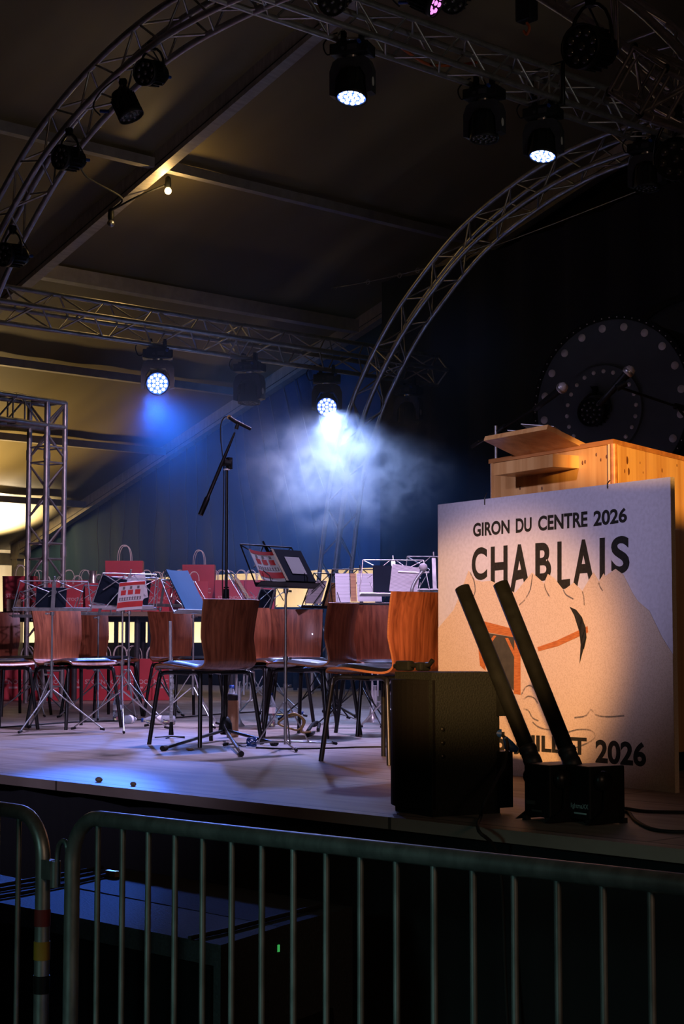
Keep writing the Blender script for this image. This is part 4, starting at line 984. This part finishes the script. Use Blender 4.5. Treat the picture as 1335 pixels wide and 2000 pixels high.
def trumpet(label, p, D, rz, s=1.):
    r = thing('cornet', label, 'brass instrument', p, rz); r.scale = (s, s, s)
    MB().lathe([(.062, 0), (.06, .004), (.045, .02), (.03, .05), (.02, .10), (.0135, .18), (.0105, .26), (.0095, .34)], 22, Tm(-.05, 0, 0)).build('bell', M['silver'], r)
    MB().tube(smooth_path([(-.05, 0, .34), (-.05, 0, .42), (-.035, 0, .455), (-.015, 0, .46), (.0, 0, .44), (.003, 0, .38), (.003, 0, .22)], 5), .0075, 10).build('bell_bow', M['silver'], r)
    vv = MB()
    for i in range(3): vv.tube([(-.028, (i - 1) * .026, .14), (-.028, (i - 1) * .026, .27)], .0115, 12).tube([(-.028, (i - 1) * .026, .27), (-.028, (i - 1) * .026, .31)], .004, 6).lathe([(.008, .31), (.008, .314), (0, .315)], 10, Tm(-.028, (i - 1) * .026, 0)).lathe([(.013, .125), (.013, .14)], 12, Tm(-.028, (i - 1) * .026, 0))
    vv.build('valves', M['silver'], r)
    MB().tube(smooth_path([(-.02, 0, .18), (.02, .01, .17), (.045, .01, .19), (.05, .01, .24), (.05, .01, .36), (.058, .01, .385), (.07, .01, .385), (.076, .01, .36), (.076, .01, .21), (.066, .01, .185), (.05, .01, .18)], 4), .0065, 8).build('tuning_slide', M['silver'], r)
    MB().tube([(-.05, 0, .12), (-.08, 0, .12)], .006, 8).tube([(.05, .01, .30), (.076, .01, .30)], .003, 6).tube([(-.05, 0, .40), (.003, 0, .40)], .003, 6).build('brace', M['silver'], r)
    MB().tube([(.003, 0, .22), (.003, 0, .52)], .0048, 8).lathe([(.006, .52), (.012, .56), (.013, .565), (.006, .555)], 10, Tm(.003, 0, 0)).build('leadpipe', M['silver'], r)
    return r
q = zp(475, 1418); trumpet('silver cornet standing on its bell behind the tall microphone stand', q, 0, TH, .98)
q = zp(737, 1410); trumpet('second silver cornet half hidden behind the nearest orange chair', q, 0, TH + .4, .85)
q = zp(846, 1410); D = 11.
tb = dp(826, 1108, 10.9)
tr = thing('trombone_bell', 'silver trombone with round mute at the left edge of the sign panel', 'brass instrument', (tb.x, tb.y, tb.z))
MB().sphere((0, 0, 0), .028).build('mute_ball', M['dot'], tr)
tt = [dp(818, 1124, 10.9) - tb, dp(808, 1140, 10.9) - tb, dp(803, 1158, 10.9) - tb, dp(801, 1200, 10.95) - tb, dp(800, 1420, 10.95) - tb]
MB().tube(smooth_path([V((0, 0, -.02))] + tt, 4), .012, 10).build('tube', M['silver'], tr)
MB().tube([dp(777, 1117, 10.9) - tb, dp(815, 1119, 10.9) - tb], .008, 8).tube([dp(815, 1119, 10.9) - tb, dp(838, 1118, 10.9) - tb], .005, 8).build('slide', M['silver'], tr)

# ------------------------------------------------------------------ bottles and litter
def bottle(label, p, h=.22, r=.034, cap='bluepl', lying=None):
    b = thing('water_bottle', label, 'bottle', p)
    X = Matrix() if lying is None else Tm(0, 0, r) @ Rz(lying) @ Ry(PI / 2)
    MB().lathe([(0, 0), (r * .8, 0), (r, .012), (r, h * .30), (r * .94, h * .33), (r, h * .36), (r, h * .66), (r * .75, h * .78), (r * .38, h * .90), (r * .36, h * .94)], 16, X).build('body', M['pet'], b)
    MB().lathe([(r * .42, h * .93), (r * .42, h), (0, h)], 12, X).build('cap', M[cap], b)
    MB().lathe([(r * 1.01, h * .40), (r * 1.01, h * .58)], 16, X).build('label_band', M['paper'], b)
    return b
f = thing('flask', 'peach coloured flask with grey cap behind the tall microphone stand', 'bottle', zp(429, 1447) + V((-.25, .30, 0)))
MB().lathe([(0, 0), (.036, 0), (.037, .01), (.037, .215), (.034, .225)], 18).build('body', M['flask'], f)
MB().lathe([(.034, .225), (.034, .25), (.031, .265), (.0, .265)], 18).build('cap', M['headgrey'], f)
bottle('clear water bottle behind the peach flask', zp(424, 1436) + V((-.35, .4, 0)), .30, .04)
bottle('clear bottle with blue cap lying flat under the chair by the tall microphone stand', zp(342, 1416), .24, .034, 'bluepl', TH + PI)
bottle('clear bottle standing upright between the tall microphone stand and central stand', zp(528, 1420), .235, .034)
bottle('clear bottle lying behind the central stand pole with blue cap to the right', zp(537, 1401), .22, .033, 'bluepl', TH)
bottle('small bottle standing behind the paired chrome stands', zp(229, 1409), .21, .034)
bottle('small clear bottle lying at the foot of the paired chrome stands', zp(243, 1414), .12, .03, 'paper', TH + 1.)
for i, (px, py, s, lb) in enumerate(((193, 1527, .016, 'small brown crumb on the stage edge above the barrier, left one'), (260, 1535, .013, 'small dark crumb on the stage edge, right of the brown one'))):
    c = zp(px, py); meta(MB().sphere((c.x, c.y, 1 + s * .6), s, seg=10, sq=(1.2, .9, .7)).build('crumb', M['wood_old']), lb, 'crumb', None)
c = zp(371, 1466); meta(MB().sphere((c.x, c.y, 1.008), .022, seg=12, sq=(1.3, .8, .35)).build('bread_crumb', M['brass']), 'flat brownish crumb beside the leg of the tall microphone stand', 'crumb')
c = zp(612, 1434); st = MB().tube(smooth_path([c + V((0, 0, .01)), zp(597, 1440) + V((0, 0, .01)), zp(610, 1430) + V((0, 0, .05)), zp(622, 1427) + V((0, 0, .05)), zp(621, 1430) + V((0, 0, .015))], 5), .012, 7)
meta(st.build('fallen_strap', M['black']), 'crumpled black strap on the floor under the dark chair', 'strap')

# ------------------------------------------------------------------ counter table with red paper bags
DT = 16.7
def tpt(px, z, D=DT):
    r, f = ray(px, 1255); q = V((0, 0, EYE)) + r * (D / f); return V((q.x, q.y, z))
ta, tb_ = tpt(-40, 0), tpt(490, 0); tl_ = (tb_ - ta).length
tab = thing('counter_table', 'long rough wooden counter table carrying the red paper bags', 'table', (ta.x, ta.y, 1.0), TH)
TZ = .885
MB().box((tl_ / 2, .25, TZ - .02), (tl_, .75, .045)).build('tabletop', M['wood_old'], tab)
MB().box((tl_ / 2, .0, TZ - .075), (tl_, .03, .05)).build('rail', M['black'], tab)
for fx in (.06, .35, .58, .93):
    for fy in (0, .5): MB().tube([(tl_ * fx, fy, 0), (tl_ * fx, fy, TZ - .04)], .028, 8).build('leg', M['headgrey'], tab)
def make_bag():
    r = thing('paper_bag', 'x', 'bag'); w2, d2, h = .16, .07, .34
    vs = []; k = .96
    for z, q in ((0, .94), (h, 1.)): vs += [V((-w2 * q, -d2 * q, z)), V((w2 * q, -d2 * q, z)), V((w2 * q, d2 * q, z)), V((-w2 * q, d2 * q, z))]
    vs += [V((0, -d2 * .97, 0)), V((0, d2 * .97, 0))]
    mb = MB().add(vs, [[3, 2, 1, 0], [0, 1, 5, 4], [1, 2, 6, 5], [2, 3, 7, 6], [3, 0, 4, 7]])
    mb.build('body', M['red'], r)
    for sy in (-1, 1):
        MB().tube(smooth_path([(-.055, sy * d2 * .95, h - .02), (-.052, sy * d2 * .9, h + .05), (-.03, sy * d2 * .85, h + .095), (0, sy * d2 * .8, h + .105), (.03, sy * d2 * .85, h + .095), (.052, sy * d2 * .9, h + .05), (.055, sy * d2 * .95, h - .02)], 3), .0036, 5).build('handle', M['handle'], r)
    vs, fs, a = text_mesh('STOCNOC', .015)
    MB().add(vs, fs, False, Tm(-.125, -d2 * 1.0 - .001, .135) @ Rx(PI / 2 - .012) @ Matrix.Diagonal((.25, .036, 1, 1))).build('lettering', M['redprint'], r)
    MB().box((.05, -d2 * .985 - .001, .105), (.07, .001, .016)).build('small_print', M['redprint'], r)
    return r
BAG = make_bag(); bu = [0]; ORD = ['first', 'second', 'third', 'fourth', 'fifth', 'sixth', 'seventh', 'eighth', 'ninth', 'tenth', 'eleventh', 'twelfth', 'thirteenth', 'fourteenth']
def bag(label, p, rz, s=1., sx=1.):
    o = BAG if not bu[0] else copy_tree(BAG); bu[0] = 1
    o.location = p; o.rotation_euler = (0, 0, rz); o.scale = (s * sx, s, s); meta(o, label, 'bag', 'red paper bags'); return o
front = [(38, .06, 1.05), (88, .10, .82), (118, .14, .8), (150, .12, .82), (192, .05, .84), (306, .06, .9), (378, .04, .9), (448, .06, .92), (510, .14, .9)]
for i, (px, dy, s) in enumerate(front):
    q = tpt(px, 1.0 + TZ + .003, DT + dy); bag(ORD[i] + ' red paper bag from the left in the front row on the counter', q, TH + random.uniform(-.12, .12), s)
q = tpt(242, 1.0 + TZ + .003, DT + .08); bag('tall red bag in the middle of the counter, top handles highest of all', q, TH + .05, 1.5, .78)
q = tpt(388, 1.0 + TZ + .003, DT + .32); bag('raised red bag just left of the blue folder', q, TH, 1.42, .72)
back = [70, 133, 165, 285, 325, 350, 415, 432, 470, 490]
for i, px in enumerate(back):
    q = tpt(px, 1.0 + TZ + .003, DT + .45); bag(ORD[i] + ' red paper bag from the left in the rear row on the counter', q, TH + random.uniform(-.2, .2), .98)
under = [15, 55, 100, 150, 200, 235, 262, 300]
for i, px in enumerate(under):
    q = tpt(px, 1.003, DT + (.2 if i % 2 else .1)); bag(ORD[i] + ' red paper bag from the left standing under the counter', q, TH + random.uniform(-.2, .2), 1.22)
q = tpt(180, 1.0 + TZ + .34, DT + .15)
jar = thing('glass_jar', 'small glinting glass jar on the counter among the red bags', 'jar', (q.x, q.y, 1.0 + TZ + .0))
MB().lathe([(0, 0), (.05, 0), (.055, .02), (.055, .31), (.04, .34), (.035, .40), (.04, .42)], 16).build('body', M['chrome'], jar)
bxp = tpt(28, 1.0 + TZ, DT - .2)
cb = thing('cardboard_box', 'small brown box at the left end of the counter', 'box', (bxp.x, bxp.y, 1.0 + TZ + .003), TH)
MB().box((0, 0, .06), (.14, .12, .12)).build('carton', M['wood_old'], cb)
# dark frames silhouetted against the cream curtain behind
def rack(label, px0, px1, D, z0, z1, bars, nbar=5):
    a, b = tpt(px0, 0, D), tpt(px1, 0, D); L = (b - a).length
    r = thing('metal_rack', label, 'rack', (a.x, a.y, z0), TH)
    for i in range(nbar): MB().box((L * i / (nbar - 1), 0, (z1 - z0) / 2), (.05, .05, z1 - z0)).build('upright', M['black'], r)
    for z, t in bars: MB().box((L / 2, 0, z - z0), (L + .05, .04, t)).build('crossbar', M['black'], r)
    return r
rack('dark rack silhouetted against the cream opening right of the chairs', 520, 690, 20.5, 0., 2.0, ((1.98, .07), (1.62, .05)), 4)
rack('dark upright frame silhouetted under the counter against warm light', 205, 292, 20.5, 0., 1.93, ((1.90, .08), (1.3, .06)), 5)

# ------------------------------------------------------------------ locomotive style stage prop
lc = dp(1197, 792, 14.0)
yaw = R_(8)
loco = thing('boiler_front_prop', 'big dark round stage prop with two rings of grey rivets', 'stage prop', lc, yaw)
Fd = Rx(PI / 2)         # disc axis -> local -Y faces the audience
RO, RI = .76, .385
off = V((-.075, 0, -.045))
MB().lathe([(RO, 0), (RO, .04), (0, .04)], 64, Fd, False).build('front_disc', M['disc'], loco)
MB().lathe([(RO * .985, -1.3), (RO * .985, -.001)], 48, Fd, True).build('boiler', M['molton'], loco)
MB().lathe([(RO + .012, -.06), (RO + .012, .05), (RO - .03, .05), (RO - .03, .041)], 64, Fd, False, False).build('rim', M['black'], loco)
MB().lathe([(RI, .04), (RI, .075), (0, .075)], 48, Tm(off.x, 0, off.z) @ Fd, False).build('door_disc', M['disc'], loco)
for i in range(20):
    a = 2 * PI * (i + .35) / 20; MB().lathe([(.034, .04), (.034, .046), (0, .047)], 14, Tm(.665 * math.cos(a), 0, .665 * math.sin(a)) @ Fd).build('rivet', M['dot'], loco)
for i in range(22):
    a = 2 * PI * (i + .2) / 22; MB().lathe([(.018, .075), (.018, .08), (0, .081)], 12, Tm(off.x + .335 * math.cos(a), 0, off.z + .335 * math.sin(a)) @ Fd).build('rivet', M['dot'], loco)
pn_ = MB()
for i in range(64):
    a = 2 * PI * i / 64; pn_.lathe([(.006, .05), (.005, .054), (0, .054)], 6, Tm((RO - .012) * math.cos(a), 0, (RO - .012) * math.sin(a)) @ Fd)
pn_.build('rim_studs', M['dot'], loco)
for sx in (-.45, .45): MB().box((sx, .5, -(lc.z - 1) / 2 - .25), (.12, .12, lc.z - 1 - .5)).build('support_post', M['black'], loco)
hp_ = lc + Rz(yaw) @ V((off.x - .03, -.16, off.z - .02))
par('PAR can mounted as headlight in the middle of the round prop', hp_, toward_cam(hp_) + R_(-28), R_(-4), n=12, r=.125, hang=.17, group='PAR cans on the trusses')
wc = dp(1352, 738, 15.2)
wh = thing('round_prop', 'second dark round prop rising behind the riveted one at the right edge', 'stage prop', wc, yaw)
MB().lathe([(.73, 0), (.73, .05), (0, .05)], 56, Fd, False).build('front_disc', M['wheelgrey'], wh)
MB().lathe([(.78, -.4), (.78, .08), (.72, .08), (.72, .05)], 56, Fd, False, False).build('rim', M['black'], wh)
MB().box((0, .3, -(wc.z - 1) / 2 - .3), (.15, .12, wc.z - 1 - .6)).build('support_post', M['black'], wh)
# black backdrop behind the prop
def wire_z(x):
    for p, q in zip(cw, cw[1:]):
        if p.x <= x <= q.x: return p.z + (q.z - p.z) * (x - p.x) / (q.x - p.x) - .02
    return cw[-1].z
bd = MB(); vs = []; N = 150; a0 = yp(738, 1000, 14.).x; a1 = 2.5
for i in range(N + 1):
    x = a0 + (a1 - a0) * i / N; y = 14.05 + .05 * math.sin(x * 9) + .025 * math.sin(x * 21)
    vs += [V((x, y, 1.0)), V((x, y, wire_z(x)))]
bd.add(vs, [[2 * i, 2 * i + 2, 2 * i + 3, 2 * i + 1] for i in range(N)], True)
struct('wall_backdrop_curtain', bd, M['molton'])

# ------------------------------------------------------------------ subwoofers in front of the stage
SZ = .75
def sub(label, poly, h, lit):
    cx = sum(p[0] for p in poly) / 4; cy = sum(p[1] for p in poly) / 4
    r = thing('subwoofer', label, 'speaker', (cx, cy, 0))
    pl_ = [(p[0] - cx, p[1] - cy) for p in poly]
    MB().prism(pl_, h - .05, None, .05).build('cabinet', M['subbox'], r)
    g = MB(); a, b = V((*pl_[0], 0)), V((*pl_[1], 0)); t = (b - a).normalized()
    g.prism([(a.x + .03, a.y - .012), (b.x - .03, b.y - .012), (b.x - .03, b.y), (a.x + .03, a.y)], h - .15, None, .09); g.build('grille', M['grille'], r)
    for i, p in enumerate(pl_): MB().tube([(p[0] * .85, p[1] * .85, 0), (p[0] * .85, p[1] * .85, .05)], .03, 10).build('rubber_foot', M['rubber'], r)
    b, c = V((*pl_[1], 0)), V((*pl_[2], 0)); t = (c - b).normalized(); nn = V((t.y, -t.x, 0))
    hd = MB(); m_ = b + (c - b) * .45
    hd.prism([(-.10, -.05), (.10, -.05), (.11, .02), (.10, .05), (-.10, .05), (-.11, .02)], .006, Tm(m_.x, m_.y, h * .55) @ Matrix(((t.x, 0, nn.x, 0), (t.y, 0, nn.y, 0), (0, 1, 0, 0), (0, 0, 0, 1))))
    hd.build('handle', M['black'], r)
    return r, cx, cy
A0, A1, A2 = zp(-120, 1740, SZ), zp(431, 1846, SZ), zp(547, 1810, SZ)
A1 = zp(431, 1846, SZ); dirs = (A2 - A1)
B0 = V((A1.x - 1.35, A1.y - .0, SZ))
s1, sx_, sy_ = sub('nearest subwoofer with blue light on its top, seen through the right barrier', [(A1.x - 1.35, A1.y - .06), (A1.x, A1.y), (A1.x + dirs.x * 1.0, A1.y + dirs.y), (A1.x - 1.40, A1.y + dirs.y - .02)], SZ, True)
s3, _, _ = sub('subwoofer at the left edge behind the taped barrier post', [(A1.x - 2.72, A1.y - .12), (A1.x - 1.37, A1.y - .06), (A1.x - 1.42, A1.y + dirs.y - .02), (A1.x - 2.78, A1.y + dirs.y - .02)], SZ, True)
A3 = zp(688, 1771, SZ)
s2_, _, _ = sub('rear subwoofer row pushed against the stage front', [(A1.x - 1.40, A2.y + .004), (A2.x - .005, A2.y + .004), (A3.x, A3.y), (A1.x - 1.45, A3.y)], SZ, False)
MB().box((A2.x + .004 - sx_, A2.y - .012 - sy_, .69), (.008, .008, .02)).build('power_led', M['led_green'], s1)
def top_cable(label, pts): return meta(MB().tube([zp(x, y, SZ + .008) for x, y in pts], .007, 6).build('speaker_cable', M['rubber']), label, 'cable')
top_cable('black cable on the subwoofer top near the green light', [(370, 1832), (440, 1817), (520, 1796), (640, 1765)])
top_cable('upper of three cables crossing the subwoofer at left', [(-30, 1734), (40, 1722), (120, 1708), (200, 1694)])
top_cable('middle of three cables crossing the subwoofer at left', [(-30, 1743), (40, 1731), (120, 1718), (180, 1706)])
top_cable('lowest of three cables crossing the subwoofer at left', [(-30, 1756), (40, 1745), (120, 1729), (220, 1706)])
c = zp(219, 1706, SZ + .012); meta(MB().box((c.x, c.y, SZ + .012), (.06, .02, .02)).build('cable_plug', M['brass']), 'small tan plug lying on the subwoofer', 'plug')

# ------------------------------------------------------------------ crowd barriers
BY = 2.5
def barrier(label, x_end, sgn, nb, hz=1.135, x_first=.175, sp=.1094, slope=0.):
    r = thing('crowd_barrier', label, 'barrier', (x_end, BY, 0))
    W = 2.3; rad = .12; t = .0205; z0 = .22
    def c(x, z): return (sgn * x, 0, z + slope * x)
    arc = [c(rad - rad * math.cos(a), hz - t - rad + rad * math.sin(a)) for a in [i * PI / 16 for i in range(9)]]
    arc2 = [c(W - rad + rad * math.sin(a), hz - t - rad + rad * math.cos(a)) for a in [i * PI / 16 for i in range(9)]]
    MB().tube([c(0, 0.02)] + arc + arc2 + [c(W, 0.02)], t, 14).build('frame_tube', M['galv'], r)
    MB().tube([c(0, z0), c(W, z0)], t * .9, 10).build('bottom_rail', M['galv'], r)
    for i in range(nb):
        x = x_first + i * sp
        MB().tube([c(x, z0), c(x, hz - t)], .0075, 10).build('bar', M['galv'], r)
    for x in (.25, W - .25): MB().tube([(sgn * x, -.28, .015), (sgn * x, -.12, .06), (sgn * x, .12, .06), (sgn * x, .28, .015)], .016, 8).box((sgn * x, 0, .12), (.03, .02, .16)).build('foot', M['galv'], r)
    return r
xr = yp(141, 1700, BY).x
x1 = yp(190, 1750, BY).x; hz_ = yp(300, 1604, BY).z + .012
b1 = barrier('near metal crowd barrier spanning most of the bottom of the frame', xr, 1, 18, yp(190, 1590, BY).z + .008, x1 - xr, .1094, .012)
MB().tube(smooth_path([(-.012, 0, .99), (-.03, 0, 1.05), (-.055, 0, 1.05), (-.07, 0, 1.02), (-.072, 0, .93)], 4), .007, 8).build('hook', M['galv'], b1)
xl = yp(84, 1700, BY).x
b2_ = barrier('left metal crowd barrier with coloured tape on its end post', xl, -1, 18, yp(20, 1577, BY).z + .012, xl - yp(35, 1750, BY).x, .1094, -.0)
MB().box((.035, 0, .975), (.05, .03, .05)).tube([(.06, 0, .93), (.06, 0, 1.0)], .014, 10).build('eye', M['galv'], b2_)
for nm, m, z0, z1 in (('red_tape', 'tapered', 1775, 1808), ('yellow_tape', 'tapeyel', 1838, 1874), ('black_tape', 'black', 1905, 1940)):
    a, b = yp(82, z1, BY).z, yp(82, z0, BY).z
    MB().tube([(0, 0, a), (0, 0, b)], .0222, 14).build(nm, M[m], b2_)

# ------------------------------------------------------------------ stage haze and smoke
def volume(name, label, c, size, dens, noise=None, col=(1, 1, 1), aniso=.2, cat='haze', rz=0.):
    m = bpy.data.materials.new(name); m.use_nodes = True; nt = m.node_tree
    nt.nodes.remove(nt.nodes['Principled BSDF']); out = nt.nodes['Material Output']
    vs = nt.nodes.new('ShaderNodeVolumeScatter'); vs.inputs['Color'].default_value = (*col, 1); vs.inputs['Density'].default_value = dens; vs.inputs['Anisotropy'].default_value = aniso
    nt.links.new(vs.outputs[0], out.inputs['Volume'])
    if noise:
        tc = nt.nodes.new('ShaderNodeTexCoord'); mp = nt.nodes.new('ShaderNodeMapping'); nt.links.new(tc.outputs['Object'], mp.inputs[0])
        ns = nt.nodes.new('ShaderNodeTexNoise'); ns.inputs['Scale'].default_value = noise[0]; ns.inputs['Detail'].default_value = 5; ns.inputs['Distortion'].default_value = .8
        nt.links.new(mp.outputs[0], ns.inputs['Vector'])
        ln = nt.nodes.new('ShaderNodeVectorMath'); ln.operation = 'LENGTH'
        m2 = nt.nodes.new('ShaderNodeMapping'); m2.inputs['Scale'].default_value = (2 / size[0], 2 / size[1], 2 / size[2]); nt.links.new(tc.outputs['Object'], m2.inputs[0])
        nt.links.new(m2.outputs[0], ln.inputs[0])
        fall = nt.nodes.new('ShaderNodeMapRange'); fall.interpolation_type = 'SMOOTHSTEP'
        fall.inputs['From Min'].default_value = noise[3]; fall.inputs['From Max'].default_value = 1.; fall.inputs['To Min'].default_value = 1.; fall.inputs['To Max'].default_value = 0.
        nt.links.new(ln.outputs['Value'], fall.inputs['Value'])
        rg = nt.nodes.new('ShaderNodeMapRange'); rg.inputs['From Min'].default_value = noise[1]; rg.inputs['From Max'].default_value = noise[2]
        nt.links.new(ns.outputs[0], rg.inputs['Value'])
        mu = nt.nodes.new('ShaderNodeMath'); mu.operation = 'MULTIPLY'; nt.links.new(fall.outputs[0], mu.inputs[0]); nt.links.new(rg.outputs[0], mu.inputs[1])
        m3 = nt.nodes.new('ShaderNodeMath'); m3.operation = 'MULTIPLY'; m3.inputs[1].default_value = dens; nt.links.new(mu.outputs[0], m3.inputs[0]); nt.links.new(m3.outputs[0], vs.inputs['Density'])
    mb = MB().lathe([(max(1e-4, math.sin(PI * i / 12)), -math.cos(PI * i / 12)) for i in range(13)], 24, Matrix.Diagonal((size[0] / 2, size[1] / 2, size[2] / 2, 1)))
    o = mb.build(name, m); o.location = c; o.rotation_euler = (0, 0, rz)
    return meta(o, label, cat, None, 'stuff')
pc = dp(672, 900, 16.2)
volume('smoke', 'bright blue white smoke cloud below the right lit moving head', pc, (2.5, 2.5, 1.8), 4.4, (5.0, .44, .74, .0), cat='smoke')
hc = dp(620, 930, 16.6)
volume('haze', 'wide thin blue haze over the back of the stage', hc, (9.5, 7.5, 5.6), .2, (.55, .30, .70, .15), (.35, .6, 1), rz=TH)  # blue glow of the heads is tinted into the scatter colour
lamp('smoke_beam', 'SPOT', dp(645, 800, 16.2), (.28, .44, 1), 240, tuple(pc + V((.1, .1, -.6))), size=.08, angle=120, blend=.7)
